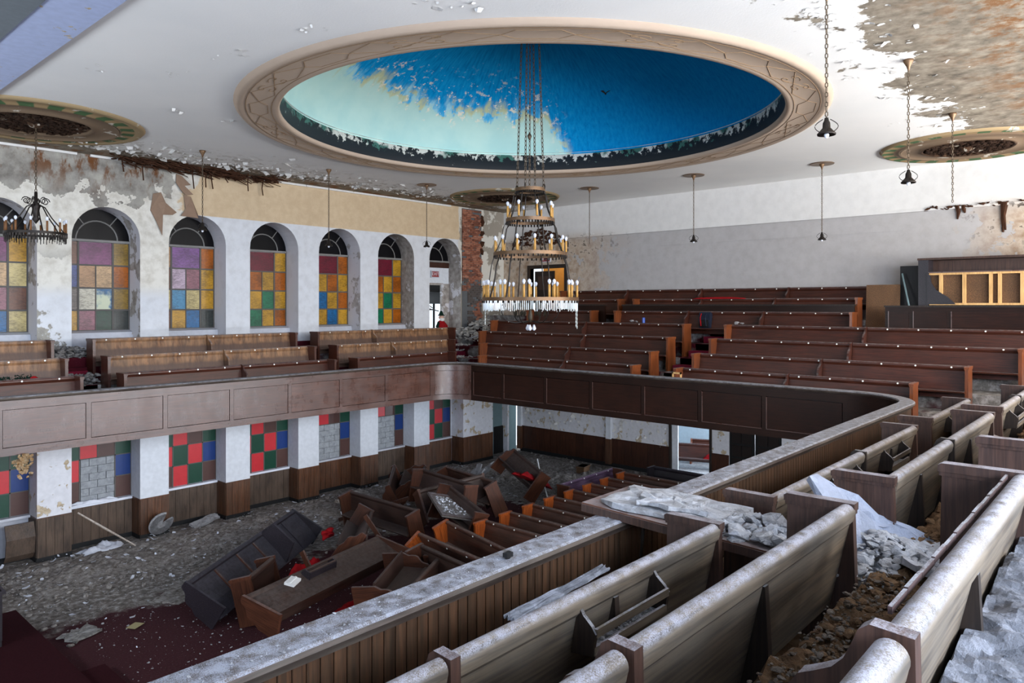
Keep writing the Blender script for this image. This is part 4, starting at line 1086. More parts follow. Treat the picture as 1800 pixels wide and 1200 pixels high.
# ------------------------------------------------------------------ lamps
def chain(b, p, q, link=.055, r=.006, w=.016):
    p, q = Vector(p), Vector(q); L = (q - p).length; n = max(2, int(L / (link * .8))); d = (q - p) / n; t = d.normalized()
    u = t.cross(Vector((1, 0, 0)) if abs(t.x) < .9 else Vector((0, 1, 0))).normalized(); v = t.cross(u)
    for i in range(n):
        c = p + d * (i + .5); s = u if i % 2 else v
        b.tube([c + t * (link * .5 * cos(a)) + s * (w * sin(a)) for a in (0, pi / 3, 2 * pi / 3, pi, 4 * pi / 3, 5 * pi / 3)], r, 4, closed=True)
def pendant(label, x, y, zl, disc=True, lamp=True, bigdisc=False):
    r = thing('pendant_lamp' if lamp else 'lamp_chain', label, 'lamp', (x, y, zl)); H = ZT - zl
    b = MB(); b.lathe([(.0, H), (.075, H), (.07, H - .03), (.03, H - .10), (.012, H - .16), (0, H - .17)], (0, 0, 0), 16); b.build('canopy', M['brass'], r, True)
    if disc: b = MB(); b.lathe([(0, H - .02), (.30, H - .02), (.31, H - .005), (.30, H), (0, H)], (0, 0, 0), 24); b.build('ceiling_disc', M['brass'], r)
    b = MB(); chain(b, (0, 0, H - .15), (0, 0, .22 if lamp else 0), .07, .007, .016); b.build('chain', M['chain'], r)
    if lamp:
        k0 = len(r.children)
        b = MB(); b.lathe([(0, .25), (.03, .24), (.04, .20), (.06, .17), (.065, .10), (.12, .05), (.155, .02), (.15, .0), (.09, .03), (0, .05)], (0, 0, 0), 20); b.build('shade', M['iron'], r, True)
        for k in range(4):
            a = k * pi / 2 + .5; b = MB(); b.tube([((.06 + .13 * sin(q) ** 1) * cos(a), (.06 + .13 * sin(q)) * sin(a), .02 + .2 * q / pi) for q in [pi * i / 8 for i in range(9)]], .007, 5); b.build('scroll', M['iron'], r)
        b = MB(); b.lathe([(0, -.045), (.03, -.035), (.045, 0), (.03, .03), (0, .04)], (0, 0, 0), 12); b.build('bulb', M['bulb'], r, True)
        for ch_ in list(r.children)[0:]:
            if ch_.name.split('.')[0] in ('shade', 'scroll', 'bulb'): ch_.scale = (.68, .68, .85)
pendant('pendant lamp hanging large in front of the dome ring at right', 8.85, 2.92, ZC + 2.0, False)
pendant('pendant lamp with brass canopy right of the dome, over the near gallery', 12.3, 2.85, ZC + 1.86, False)
pendant('bare chain without lamp in front of the right ceiling medallion', 16.3, 3.0, ZC + 2.0, False, False)
pendant('pendant lamp with disc canopy by the rear wall, rightmost of the three there', 19.8, 6.65, ZC + 1.72)
pendant('pendant lamp with disc canopy by the rear wall, centre one under the dome ring', 19.1, 10.0, ZC + 1.82)
pendant('lampless chain on a disc canopy just right of the large chandelier', 19.0, 13.6, ZC + 1.95, True, False)
pendant('pendant lamp before the window wall, between the last two arches', 15.1, 17.0, ZC + 1.80)
pendant('pendant lamp on small canopy before the fourth arch of the window wall', 11.6, 17.1, ZC + 1.62, False)
pendant('pendant lamp hanging from the torn lath before the second full arch', 8.15, 17.3, ZC + 1.80, False)

def candles(parent, R_, n, z, s=1.0, ph=0.0, pair=False, mat=None):
    for i in range(n):
        a = ph + 2 * pi * (i // 2 if pair else i) / (n / 2 if pair else n) + ((.11 if i % 2 else 0) if pair else 0)
        x, y = R_ * cos(a), R_ * sin(a)
        b = MB(); b.lathe([(0, 0), (.02 * s, 0), (.02 * s, .2 * s), (0, .2 * s)], (x, y, z), 8); o = b.build('candle_sleeve', mat or M['candle'], parent, True)
        b = MB(); b.lathe([(0, 0), (.016 * s, .01 * s), (.03 * s, .045 * s), (.026 * s, .07 * s), (0, .09 * s)], (x, y, z + .2 * s), 8); b.build('bulb', M['bulb'], o, True)
def ring(parent, R_, z, h=.06, m1=None):
    b = MB(); b.lathe([(R_, 0), (R_ + .015, 0), (R_ + .015, h), (R_, h), (R_, 0)], (0, 0, z), 48); smooth_by_angle(b.build('hoop', m1 or M['brass'], parent))
    b = MB()
    for i in range(48):
        a = 2 * pi * i / 48; b.box(-.012, .012, -.012, .012, -.05, .0, Matrix.Translation((R_ * cos(a), R_ * sin(a), z)))
    b.build('hoop_drops', M['iron'], parent, kind='stuff')
ch = thing('tiered_chandelier', 'huge three tier iron chandelier with candle bulbs and crystal fringe hanging from the dome', 'chandelier', (DCX + .0, DCY, ZC))
for a in range(4):
    q = a * pi / 2 + .35; b = MB(); chain(b, (.30 * cos(q), .30 * sin(q), 2.42), (.17 * cos(q), .17 * sin(q), 6.3), .11, .010, .024); b.build('chain', M['chain'], ch)
b = MB(); chain(b, (0, .02, 2.45), (0, 0, 6.4), .11, .009, .022); b.lathe([(0, -.09), (.03, -.05), (.05, 0), (.02, .06), (0, .08)], (0, .02, 3.55), 10); b.build('centre_chain', M['chain'], ch)
for R_, z in ((.30, 2.38), (.50, 1.74), (.76, 1.03), (1.0, .09)): ring(ch, R_, z, .07)
b = MB()
for i in range(4):
    a = i * pi / 2 + .35; b.tube([((.30 + .03 * cos(q)) * cos(a), (.30 + .03 * cos(q)) * sin(a), 2.47 + .05 * sin(q)) for q in [2 * pi * k / 8 for k in range(8)]], .012, 4, closed=True)
b.build('hook_rings', M['iron'], ch)
for ra, za, rb, zb_ in ((.30, 2.38, .50, 1.80), (.50, 1.74, .76, 1.08), (.76, 1.03, 1.0, .14)):
    for i in range(8):
        a = i * pi / 4 + .2; b = MB()
        pts = [(ra + (rb - ra) * k, za + (zb_ - za) * k + .10 * sin(k * pi) * (1 if k < .5 else -.6)) for k in (0, .15, .3, .5, .7, .85, 1)]
        b.tube([(r * cos(a), r * sin(a), z) for r, z in pts], .012 if i % 2 else .017, 5); b.build('strut', M['iron'], ch)
candles(ch, .49, 8, 1.83, 1.15, .2); candles(ch, .75, 13, 1.11, 1.15, .1); candles(ch, .98, 24, .16, 1.25, .05, True)
b = MB()
for i in range(150):
    a = 2 * pi * i / 150; l = U(.16, .22); b.tube([(.99 * cos(a), .99 * sin(a), .09), (.99 * cos(a), .99 * sin(a), .09 - l)], .009, 4)
b.build('crystal_fringe', M['crystal'], ch, kind='stuff')
for a, l in ((-.95, .5), (-1.15, .46), (2.6, .4), (.7, .3)):
    b = MB(); b.tube([(.98 * cos(a), .98 * sin(a), .0 - l * k / 12) for k in range(13)], [.012 if k % 2 else .004 for k in range(13)], 5); b.build('crystal_drop', M['crystal'], ch)
b = MB(); b.lathe([(0, .3), (.03, .28), (.02, .1), (.03, -.05), (.055, -.18), (.045, -.26), (.02, -.3), (0, -.31)], (0, 0, -.06), 12); b.build('hub', M['leafmetal'], ch, True)
for i in range(6):
    a = i * pi / 3 + .3; b = MB(); b.tube([((.06 + .5 * k + .25 * sin(k * pi)) * cos(a), (.06 + .5 * k + .25 * sin(k * pi)) * sin(a), -.33 + .36 * k ** 2 - .06 * sin(k * 6)) for k in [j / 10 for j in range(11)]], .011, 5); o = b.build('scroll_arm', M['iron'], ch)
    for k in (.35, .75):
        b = MB(); c = Vector(((.1 + .6 * k) * cos(a), (.1 + .6 * k) * sin(a), -.28 + .36 * k * k)); b.poly([c + Vector((-.05, 0, 0)), c + Vector((0, .04, .05)), c + Vector((.05, 0, .13)), c + Vector((0, -.04, .05))]); b.poly([c + Vector((0, 0, -.02)), c + Vector((0, .05, .07)), c + Vector((0, 0, .12)), c + Vector((0, -.05, .06))]); b.build('leaf', M['leafmetal'], o)
for dx, dy in ((-.06, -.04), (.05, -.06), (0, .07)):
    b = MB(); b.lathe([(0, -.06), (.03, -.045), (.048, -.01), (.03, .03), (.015, .07), (0, .07)], (dx, dy, -.48), 10); b.build('bulb', M['bulb'], ch, True)

c2 = thing('ring_chandelier', 'black wrought iron ring chandelier before the leftmost arch', 'chandelier', (4.6, 17.1, ZC))
b = MB(); chain(b, (0, 0, 2.3), (0, 0, ZT - ZC), .08, .008, .02); b.build('chain', M['chain'], c2)
b = MB(); b.lathe([(0, 2.32), (.03, 2.3), (.035, 2.1), (.09, 2.02), (.07, 1.97), (.05, 1.8), (.07, 1.75), (0, 1.65)], (0, 0, 0), 12); b.build('hub', M['iron'], c2, True)
ring(c2, .54, 1.43, .05, M['iron'])
for i in range(6):
    a = i * pi / 3; b = MB(); b.tube([(.06 * cos(a), .06 * sin(a), 2.05), (.16 * cos(a), .16 * sin(a), 2.0), (.28 * cos(a), .28 * sin(a), 1.8), (.44 * cos(a), .44 * sin(a), 1.6), (.54 * cos(a), .54 * sin(a), 1.45)], .013, 5)
    b.tube([((.17 + .08 * cos(q) * (1 - q / 14)) * cos(a), (.17 + .08 * cos(q) * (1 - q / 14)) * sin(a), 2.12 + .08 * sin(q) * (1 - q / 14)) for q in [k * .6 for k in range(14)]], .010, 4); b.build('scroll_arm', M['iron'], c2)
candles(c2, .53, 12, 1.48, 1.0, .1, mat=plain('brown_candle', lin(126, 84, 48), .6))
b = MB()
for i in range(60):
    a = 2 * pi * i / 60; b.tube([(.53 * cos(a), .53 * sin(a), 1.43), (.53 * cos(a), .53 * sin(a), 1.43 - U(.1, .17))], .008, 4)
b.build('drop_fringe', M['iron'], c2, kind='stuff')
# ceiling medallions
for lab, x, y, rr in (('round painted ceiling medallion with green border over the ring chandelier at left', 4.6, 17.1, 2.0), ('damaged round ceiling medallion in the far corner behind the large chandelier', 18.6, 16.9, 1.9), ('round ceiling medallion with charred centre at the right', 19.85, 3.35, 1.85)):
    m = thing('ceiling_medallion', lab, 'medallion', (x, y, ZT)); k = rr / 2.0
    b = MB(); b.lathe([(1.5 * k, -.045), (1.53 * k, -.07), (1.57 * k, -.045), (1.9 * k, -.04), (1.94 * k, -.06), (2.0 * k, 0)], (0, 0, 0), 64); b.build('border_ring', M['medal'], m, True)
    b = MB(); b.lathe([(.98 * k, -.06), (1.02 * k, -.08), (1.06 * k, -.05), (1.45 * k, -.035), (1.5 * k, -.06)], (0, 0, 0), 64); b.build('inner_ring', M['medal'], m, True)
    b = MB(); b.lathe([(0, -.14), (.1, -.12), (.16, -.05), (.98 * k, -.03), (1.0 * k, -.06)], (0, 0, 0), 48); b.build('centre_boss', M['medal'], m, True)
    b = MB()
    for i in range(260):
        a, q = U(0, 2 * pi), sqrt(U(0, 1)) * .95 * k; b.rock((q * cos(a), q * sin(a), -.05), U(.03, .09), .6)
    b.build('charred_plaster', plain('charred_plaster', lin(64, 46, 36), .95, .1, var=.5, sc=7), m, kind='stuff')

# ------------------------------------------------------------------ nave pews
NV = (M['nave_pew'], M['nave_end'], M['nave_pew'])
for k in range(8):
    x = 12.72 + .935 * k
    make_pew('nave_pew', 'upright brown nave pew with orange end, number %s from the fallen pews' % ['one', 'two', 'three', 'four', 'five', 'six', 'seven', 'eight'][k] if False else ['upright nave pew nearest the tumbled pile, orange end panel', 'second upright nave pew from the tumbled pile', 'third upright nave pew from the tumbled pile', 'fourth upright nave pew, mid row beyond the plaster table', 'fifth upright nave pew counted from the tumbled pile', 'sixth upright nave pew, beside the skewed violet pew', 'seventh upright nave pew toward the rear wall', 'last upright nave pew before the rear wall'][k],
             (x, 7.6, 0), pi / 2, 12.2 + .04 * k - 7.6, NV, (), 'ee', (), True, 'upright nave pews')
PILE = (M['pile_pew'], M['pile_end'], M['pile_pew']); PDK = (M['pile_dark'], M['pile_dark'], M['pile_dark'])
def tumbled(label, p, q, roll, L=None, mats=PILE, joints=(), ends='ee', racks=(), name='tumbled_pew', tags=False, brk=()):
    """bench whose local x axis runs from p to q, rolled about that axis"""
    p, q = Vector(p), Vector(q); d = (q - p); L = L or d.length; d.normalize()
    side = Vector((0, 0, 1)).cross(d).normalized(); up = d.cross(side)
    Mx = Matrix((d, side, up)).transposed() @ Matrix.Rotation(roll, 3, 'X')
    return make_pew(name, label, p, 0, L, mats, joints, ends, racks, tags, 'tumbled nave pews', rot=Mx.to_euler(), brk=brk)
V3 = lambda x, y, z: (x, y, z)
#PILE_BEGIN
pa = tumbled('dark overturned pew with ribbed back, largest at the left of the pile', (6.62, 13.20, .34), (10.65, 16.05, .34), R(-58), 4.93, PDK, (), 'dd')
b = MB(); b.prism([(.088, .29), (.19, -.02), (.215, -.02), (.115, .29)], .03, 4.9); b.build('kick_board', M['pile_dark'], pa)
for x in (.85, 1.75, 2.5, 4.0):
    b = MB(); b.prism([(.19, -.01), (.10, .26), (-.02, .79), (-.045, .79), (.065, .25), (.155, -.01)], x, x + .05); b.build('rib', M['pile_end'] if x != 4.0 else M['pile_dark'], pa)
b = MB(); b.prism([(.19, 0), (.12, .28), (-.03, .86), (-.40, .72), (-.30, .1)], 3.05, 3.13); b.build('divider', M['pile_dark'], pa)
tumbled('long toppled pew with book rack on its upturned back, front of the pile', (6.69, 11.30, .72), (10.4, 12.25, .72), R(-78), 3.8, (M['pile_pew'], M['pile_end'], M['pile_dark']), (), 'dd', (1.35,))
tumbled('dark tipped pew trough in the middle of the pile with panelled ends', (11.95, 13.55, .22), (11.95, 16.3, .22), R(-14), 2.75, PILE, (), 'ee')
tumbled('pew tilted over the back of the pile with a violet lit end', (13.6, 13.5, .45), (14.0, 16.0, .42), R(8), 2.6, PILE, (), 'ee')
tumbled('red brown pew on top at the rear of the pile', (15.0, 13.6, .40), (15.7, 16.3, .30), R(-22), 2.8, (M['nave_pew'], M['pile_end'], M['nave_pew']), (), 'ee')
tumbled('dark pew leaning at the far end of the pile under red cloth', (16.6, 14.0, .22), (17.4, 16.0, .62), R(35), 2.3, PILE, (), 'ed')
tumbled('skewed pew with violet sheen painted in, at the end of the upright rows', (19.5, 13.05, 0), (16.7, 13.0, .0), R(0), 2.85, (wood('painted_violet_sheen', lin(80, 60, 80), lin(116, 92, 118), .2, rough=.22), M['pile_end'], M['pile_pew']), (), 'ee', tags=True)  # violet reflected window light is put into the wood colour
tumbled('pew with orange end slumped against the first upright pew', (11.55, 9.2, .0), (12.05, 12.65, .18), R(-18), 3.4, NV, (), 'ee', tags=True)
tumbled('low pew fallen on its face beside the near parapet', (10.85, 8.9, .25), (11.2, 12.3, .3), R(-35), 3.4, NV, (), 'ee', tags=True)
tumbled('pew with S curved ends pointing up near the parapet', (8.0, 10.95, .58), (9.4, 11.85, .62), R(80), 1.7, PILE, (), 'dd')
tumbled('dark pew with red trimmed rail lying by the parapet', (10.1, 9.4, .15), (10.3, 11.5, .2), R(-12), 2.2, PILE, (), 'ee')
tumbled('short pew section behind the long toppled pew', (9.6, 13.6, .2), (10.9, 15.0, .2), R(30), 1.9, PILE, (), 'de')
tumbled('broken pew with curved end left of the red cushion', (7.1, 12.75, .08), (7.95, 13.35, .1), R(-14), 1.05, PILE, (), 'ee')
tumbled('pew wedged upright between pile and upright rows', (12.75, 12.6, .1), (13.2, 14.3, .4), R(18), 1.9, PILE, (), 'ee')
tumbled('pew thrown against the wall end of the pile', (13.6, 16.4, .1), (14.6, 17.4, .3), R(-25), 1.6, PILE, (), 'dd')
tumbled('small dark pew section upended behind the fallen door', (14.0, 16.9, .2), (14.9, 17.7, .4), R(40), 1.2, PILE, (), 'dd')
tumbled('dark pew standing askew by the rear wall of the nave', (20.6, 9.4, 0), (20.6, 12.2, 0), R(0), 2.8, PDK, (), 'de')
tumbled('pew under the front edge of the pile with red seat', (8.3, 9.9, .05), (10.3, 11.0, .05), R(-8), 2.3, PILE, (), 'ee')
tumbled('pew crosswise behind the fallen door in the pile', (13.0, 14.6, .3), (14.9, 14.0, .5), R(-30), 2.0, PILE, (), 'ee')
#PILE_END
# two pews in the room behind the opening
for k, (x, y) in enumerate(((25.6, 11.4), (26.8, 11.2))):
    make_pew('nave_pew', ['red brown pew with rags on its seat, seen through the rear opening', 'second pew against the back of the room beyond the rear opening'][k], (x, y, 0), R(112), 2.6, RED, (), 'dd', (), False, 'pews in the back room')
def cloth(name, label, loc, sx, sy, h, m, rz=0, cat='cushion', n=12, amp=1.0, rot=None):
    b = MB(); rn = random.Random(hash(label) % 999 if False else len(label) * 7 + int(sx * 100))
    ph = [rn.uniform(0, 6) for _ in range(4)]
    g = []
    for i in range(n + 1):
        for j in range(n + 1):
            u, v = i / n - .5, j / n - .5
            e = max(0, 1 - (2 * abs(u)) ** 4) * max(0, 1 - (2 * abs(v)) ** 4)
            z = h * e * (.6 + .4 * amp * sin(u * 9 + ph[0]) * cos(v * 8 + ph[1])) + .25 * h * e * sin(u * 17 + v * 13 + ph[2])
            w = 1 + .08 * sin(v * 11 + ph[3]); g.append((u * sx * w, v * sy * (1 + .08 * sin(u * 9)), max(z, 0)))
    b.v = g + [(x, y, -.02) for x, y, z in g]; N = (n + 1) ** 2
    for i in range(n):
        for j in range(n):
            a = i * (n + 1) + j; q = (a, a + n + 1, a + n + 2, a + 1); b.f.append(q); b.f.append(tuple(N + k for k in reversed(q)))
    for i in range(n):
        for a, c in ((i, i + 1), (n * (n + 1) + i + 1, n * (n + 1) + i), ((i + 1) * (n + 1), i * (n + 1)), (i * (n + 1) + n, (i + 1) * (n + 1) + n)): b.f.append((a, c, N + c, N + a))
    o = b.build(name, m, None, True); o.location = loc; o.rotation_euler = rot if rot else (0, 0, rz); return tag(o, label, cat)
#CLOTH_BEGIN
cloth('red_cushion', 'crumpled red seat cloth between the dark overturned pew and the book rack pew', (9.0, 14.15, .06), 1.3, .75, .34, M['red'], .5)
cloth('red_cushion', 'bright red cushion at the near parapet edge of the pile', (10.0, 11.45, .42), .6, .5, .28, M['red'], .7)
cloth('red_cushion', 'red cloth on the slumped pew beside the upright rows', (11.62, 10.6, .47), .9, .3, .17, M['red'], 1.4)
cloth('red_cushion', 'small red cushion standing behind the dark overturned pew', (10.35, 15.3, .5), .45, .22, .14, M['red'], .5, rot=(R(80), 0, .4))
cloth('red_cloth', 'red and black cloth draped over the far end of the pile', (17.0, 14.3, .75), 1.9, .5, .2, M['red'], .1, 'cloth', rot=(0, R(24), R(10)))
cloth('red_cushion', 'dark red cushion under the front of the toppled pew', (8.8, 12.0, .05), 1.3, .6, .16, M['red'], .3)
cloth('red_cloth', 'red rags on the pew seen through the rear opening', (25.1, 12.2, .45), .9, .34, .2, M['red'], R(112), 'cloth')
#CLOTH_END
# a loose panelled door lying on the pile
dp = thing('fallen_door', 'grey panelled door leaf strewn with white flakes, lying on the pile', 'door', (12.9, 13.6, .95), Euler((R(14), R(-8), R(62))))
b = MB(); b.box(-.75, .75, -.45, .45, -.02, .02); b.build('leaf', M['pile_dark'] if False else wood('grey_panel_wood', lin(84, 80, 76), lin(112, 108, 104), .4, rough=.5), dp)
b = MB()
for x0, x1, y0, y1 in ((-.75, .75, -.45, -.36), (-.75, .75, .36, .45), (-.75, -.6, -.36, .36), (.6, .75, -.36, .36)): b.box(x0, x1, y0, y1, .02, .035)
b.build('frame', M['oak_end'], dp)
b = MB()
for i in range(130): b.flake((U(-.55, .55), U(-.32, .32), .022), U(.012, .04), (0, 0, 1))
b.build('flakes', M['snow'], dp, kind='stuff')

# ------------------------------------------------------------------ chancel step at lower left
b = MB(); b.box(-4.38, 4.1, 4, 16.5, 0, .24); b.box(-4.38, 4.55, 4, 13.2, 0, .12); tag(b.build('chancel_step', plain('dark_red_carpet', lin(58, 22, 28), .95, .1, var=.3, sc=30)), 'low red carpeted chancel platform at the lower left corner', 'platform')
b = MB(); b.box(2.9, 3.5, 14.9, 15.9, .24, 1.2); b.box(2.85, 3.55, 14.85, 15.95, 1.15, 1.2); b.box(3.5, 3.53, 15.0, 15.8, .3, 1.1); tag(b.build('lectern_base', M['pile_dark']), 'dark wooden cabinet on the chancel platform at the left frame edge', 'cabinet')

# ------------------------------------------------------------------ rubble
def rubble(name, label, n, f, s0, s1, m, flat=.6, parent=None):
    b = MB()
    for i in range(n):
        x, y, z = f(); b.rock((x, y, z), s0 + (s1 - s0) * random.random() ** 3, flat)
    o = b.build(name, m, parent)
    if parent: o['kind'] = 'stuff'; return o
    return tag(o, label, 'rubble', None, 'stuff')
def hf(label, x0, x1, y0, y1, z, amp, m, n=70, name='rubble_bed', edge=.15, seed=0, fz=None):
    from mathutils import noise as mn
    b = MB(); nx = n; ny = max(8, int(n * (y1 - y0) / (x1 - x0))) if (x1 - x0) > (y1 - y0) else n; 
    if (y1 - y0) > (x1 - x0): nx = max(8, int(n * (x1 - x0) / (y1 - y0)))
    for i in range(nx + 1):
        for j in range(ny + 1):
            u, v = i / nx, j / ny; x, y = x0 + u * (x1 - x0), y0 + v * (y1 - y0)
            e = min(1, min(u, 1 - u) * (x1 - x0) / edge if edge else 1, min(v, 1 - v) * (y1 - y0) / edge if edge else 1)
            h = mn.fractal(Vector((x * 1.6 + seed, y * 1.6, seed)), .8, 2.1, 5) * .5 + .45 + .30 * mn.noise(Vector((x * 9, y * 9, seed))) + .07 * mn.noise(Vector((x * 21, y * 21, seed)))
            b.v.append((x, y, z - .03 + max(0, (amp * h + .03) * e) + (fz(x, y) if fz else 0)))
    for i in range(nx):
        for j in range(ny):
            a = i * (ny + 1) + j; b.f.append((a, a + ny + 1, a + ny + 2, a + 1))
    return tag(b.build(name, m), label, 'rubble', None, 'stuff')
g = random.gauss
rubble('plaster_rubble', 'grey plaster crumbs along the foot of the window wall', 4200, lambda: (U(4.3, 19.5), 19.7 - abs(g(0, 1.5)), U(0, .04)), .012, .10, M['deb_nave'])
b = MB()
for i in range(1500): b.flake((U(4.3, 19.5), 19.9 - abs(g(0, 2.0)), U(.02, .10)), .01 + .07 * random.random() ** 6, (0, 0, 1))
tag(b.build('plaster_chips', M['snow']), 'white plaster chips strewn over the rubble along the window wall', 'plaster chips', None, 'stuff')
hf('low grey rubble bank against the nave window wall', 4.2, 20.5, 17.0, 20.4, 0, .16, M['deb_nave'], 150, edge=1.2, seed=3)
rubble('plaster_rubble', 'pale rubble at the rear of the nave behind the pile', 1300, lambda: (U(16.5, 23), U(12.8, 19.5), U(0, .04)), .012, .12, M['deb_nave'])
hf('pale rubble bank at the rear of the nave', 16.5, 23.0, 12.9, 19.8, 0, .16, M['deb_nave'], 80, edge=1.2, seed=9)
rubble('plaster_rubble', 'scattered crumbs on the open carpet of the nave', 900, lambda: (U(4.6, 10), U(12, 17.5), .005), .006, .03, M['deb_pale'])
# near gallery floors
for j, (ya, yb, m, seed) in enumerate(((2.45, 3.15, M['deb_brown'], 1), (1.56, 2.28, M['deb_brown'], 2), (.60, 1.40, M['deb_brown'], 3), (-.9, .575, M['deb_cool'], 4))):
    hf(['brown rubble between the parapet and the first oak row', 'rubble between first and second oak rows', 'brown rubble filling the walk behind the second oak row', 'pale grey rubble on the step at the lower right'][j], .2, 14, ya, yb, TZ[j] + (.17 if j == 3 else 0), [.05, .07, .24, .13][j], m, [150, 150, 420, 420][j], edge=(.12, .12, .05, .03)[j], seed=seed)
    k = [250, 300, 5200, 6500][j]; zz = TZ[j] + [.02, .03, .13, .20][j]
    lo, hi = ya + .08, yb - .08
    rubble('plaster_rubble', ['loose crumbs by the near parapet', 'loose crumbs on the second tread', 'brown and grey chunks in the walk behind the second oak row', 'grey plaster chunks on the step at the lower right'][j], k, lambda: (1 + 12 * random.random() ** 1.6, U(lo, hi), zz + U(-.02, .03)), (.010, .012, .008, .008)[j], (.05, .05, .05, .036)[j], [M['deb_brown'], M['deb_gray'], M['deb_brown'], M['deb_cool']][j])
rubble('plaster_rubble', 'grey lumps banked against the second oak row back', 900, lambda: (U(2.2, 4.8), U(1.02, 1.34), TZ[2] + U(.08, .2)), .008, .03, M['deb_walk'])
rubble('plaster_rubble', 'flakes and dust chips strewn along the near cap rail', 1500, lambda: (U(.8, 13.6), YPN + U(-.17, .03), ZP + .003), .003, .013, M['deb_pale'], .35)
rubble('plaster_rubble', 'pale crumbs on the aisle between left gallery blocks', 700, lambda: (U(5.38, 6.1), U(16.2, 19.8), 0), .015, .07, M['deb_gray']) if False else None
b = MB()
for j, (ya, yb, z) in enumerate(((16.1, 17.0, TZ[0]), (17.1, 17.95, TZ[1]), (18.0, 18.95, TZ[2]), (19.05, 19.8, ZC - 1.24))):
    for i in range(260): b.rock((U(5.4, 6.1), U(ya, yb), z + U(0, .24)), U(.02, .09), .5)
for i in range(400): b.rock((U(4.0, 6.6), U(19.1, 19.8), ZC - 1.24 + U(0, .1)), U(.02, .1), .5)
tag(b.build('plaster_rubble', M['deb_gray']), 'white grey plaster rubble on the steps between the left gallery blocks', 'rubble', None, 'stuff')
b = MB()
for j in range(0, 4):
    d = STEP[j]
    for i in range(150):
        a = R(45 + g(0, 11) / (j + 1.3)); half = i % 2
        q = 1.30 * (d + .1) + (.02 if half else .40) + U(0, .3)
        b.rock((XPB - .1 + q * cos(a), YPL - .1 + q * sin(a), ((TZ[j] + TZ[j + 1]) / 2 if half else TZ[j + 1]) + U(.0, .05)), U(.03, .09), .5)
for i in range(600):
    x, y = U(18.6, 21.6), U(17.9, 19.8); b.rock((x, y, TZ[3] + .15 + U(0, .25) + .5 * max(0, 1 - ((x - 20.3) ** 2 + (y - 19.4) ** 2) / 2.2)), U(.03, .13), .5)
tag(b.build('plaster_rubble', m_debris('light_rubble', [(150, 146, 138), (196, 192, 186), (226, 224, 220)])), 'heap of grey rubble on the corner stair below the brick pier', 'rubble', None, 'stuff')

# large fallen pieces
def slab(name, label, pts, th, M_, m, cat='plaster', n=1, rough=.012, crack=0):
    "irregular flat slab: outline in local xy, uneven top"
    b = MB(); k = len(pts); cx = sum(p[0] for p in pts) / k; cy = sum(p[1] for p in pts) / k
    ringsN = 5; idx = []
    for r in range(ringsN, 0, -1):
        row = []
        for x, y in pts:
            f = r / ringsN; row.append(len(b.v)); b.v.append((cx + (x - cx) * f + U(-1, 1) * rough, cy + (y - cy) * f + U(-1, 1) * rough, th + U(-1, 1) * rough))
        idx.append(row)
    b.v.append((cx, cy, th)); ce = len(b.v) - 1
    for a, c in zip(idx, idx[1:]):
        for i in range(k): j = (i + 1) % k; b.f.append((a[i], a[j], c[j], c[i]))
    for i in range(k): b.f.append((idx[-1][i], idx[-1][(i + 1) % k], ce))
    bot = []
    for x, y in pts: bot.append(len(b.v)); b.v.append((x, y, 0))
    for i in range(k): j = (i + 1) % k; b.f.append((bot[i], bot[j], idx[0][j], idx[0][i]))
    b.f.append(tuple(reversed(bot)))
    for i, v in enumerate(b.v): b.v[i] = tuple(M_ @ Vector(v))
    return tag(b.build(name, m), label, cat)
def ragged(x0, x1, y0, y1, n=7, j=.05):
    P = []
    for i in range(n): P.append((x0 + (x1 - x0) * i / n, y0 + U(-j, j)))
    for i in range(n): P.append((x1 + U(-j, j), y0 + (y1 - y0) * i / n))
    for i in range(n): P.append((x1 - (x1 - x0) * i / n, y1 + U(-j, j)))
    for i in range(n): P.append((x0 + U(-j, j), y1 - (y1 - y0) * i / n))
    return P
def TR(loc, rx=0, ry=0, rz=0): return Matrix.Translation(loc) @ Euler((R(rx), R(ry), R(rz))).to_matrix().to_4x4()
# folding table laid across the aisle from the parapet cap
tb = thing('folding_table', 'folding table bridging the aisle from the parapet cap, loaded with fallen plaster', 'table', (5.22, 2.55, ZP + .03), Euler((R(2), 0, 0)))
b = MB(); b.box(-.37, .37, -.95, 1.0, -.03, .012); b.build('tabletop', wood('table_top', lin(78, 48, 34), lin(112, 70, 48), .5, rough=.4, axis=1), tb)
b = MB(); b.box(-.375, .375, -.955, -.93, -.06, 0); b.box(-.375, -.35, -.95, 1.0, -.06, 0); b.box(.35, .375, -.95, 1, -.06, 0); b.build('apron', M['oak_end'], tb)
for y in (.45, -.6):
    for x in (-.3, .3):
        b = MB(); b.tube([(x, y, -.03), (x * .9, y + .06, -.74)], .014, 6); b.build('leg', M['iron'], tb)
slab('plaster_slab', 'pale cracked plaster sheet lying on the folding table over the parapet', ragged(-.28, .34, -.15, .88, 7, .05), .035, TR((5.22, 2.55, ZP + .05), 2, 0, 2), M['deb_pale'])
slab('plaster_slab', 'thin plaster sheet slipped over the first slab on the table', ragged(-.2, .3, -.2, .3, 6, .05), .03, TR((5.2, 2.85, ZP + .1), 4, 3, 20), M['deb_pale'])
b = MB()
for i in range(240): b.rock((5.20 + U(-.32, .3), U(1.68, 2.45), ZP + .045 + U(-.01, .04)), .02 + .09 * random.random() ** 3, .6)
tag(b.build('plaster_rubble', M['deb_pale']), 'pale plaster lumps piled on the end of the folding table', 'rubble', None, 'stuff')
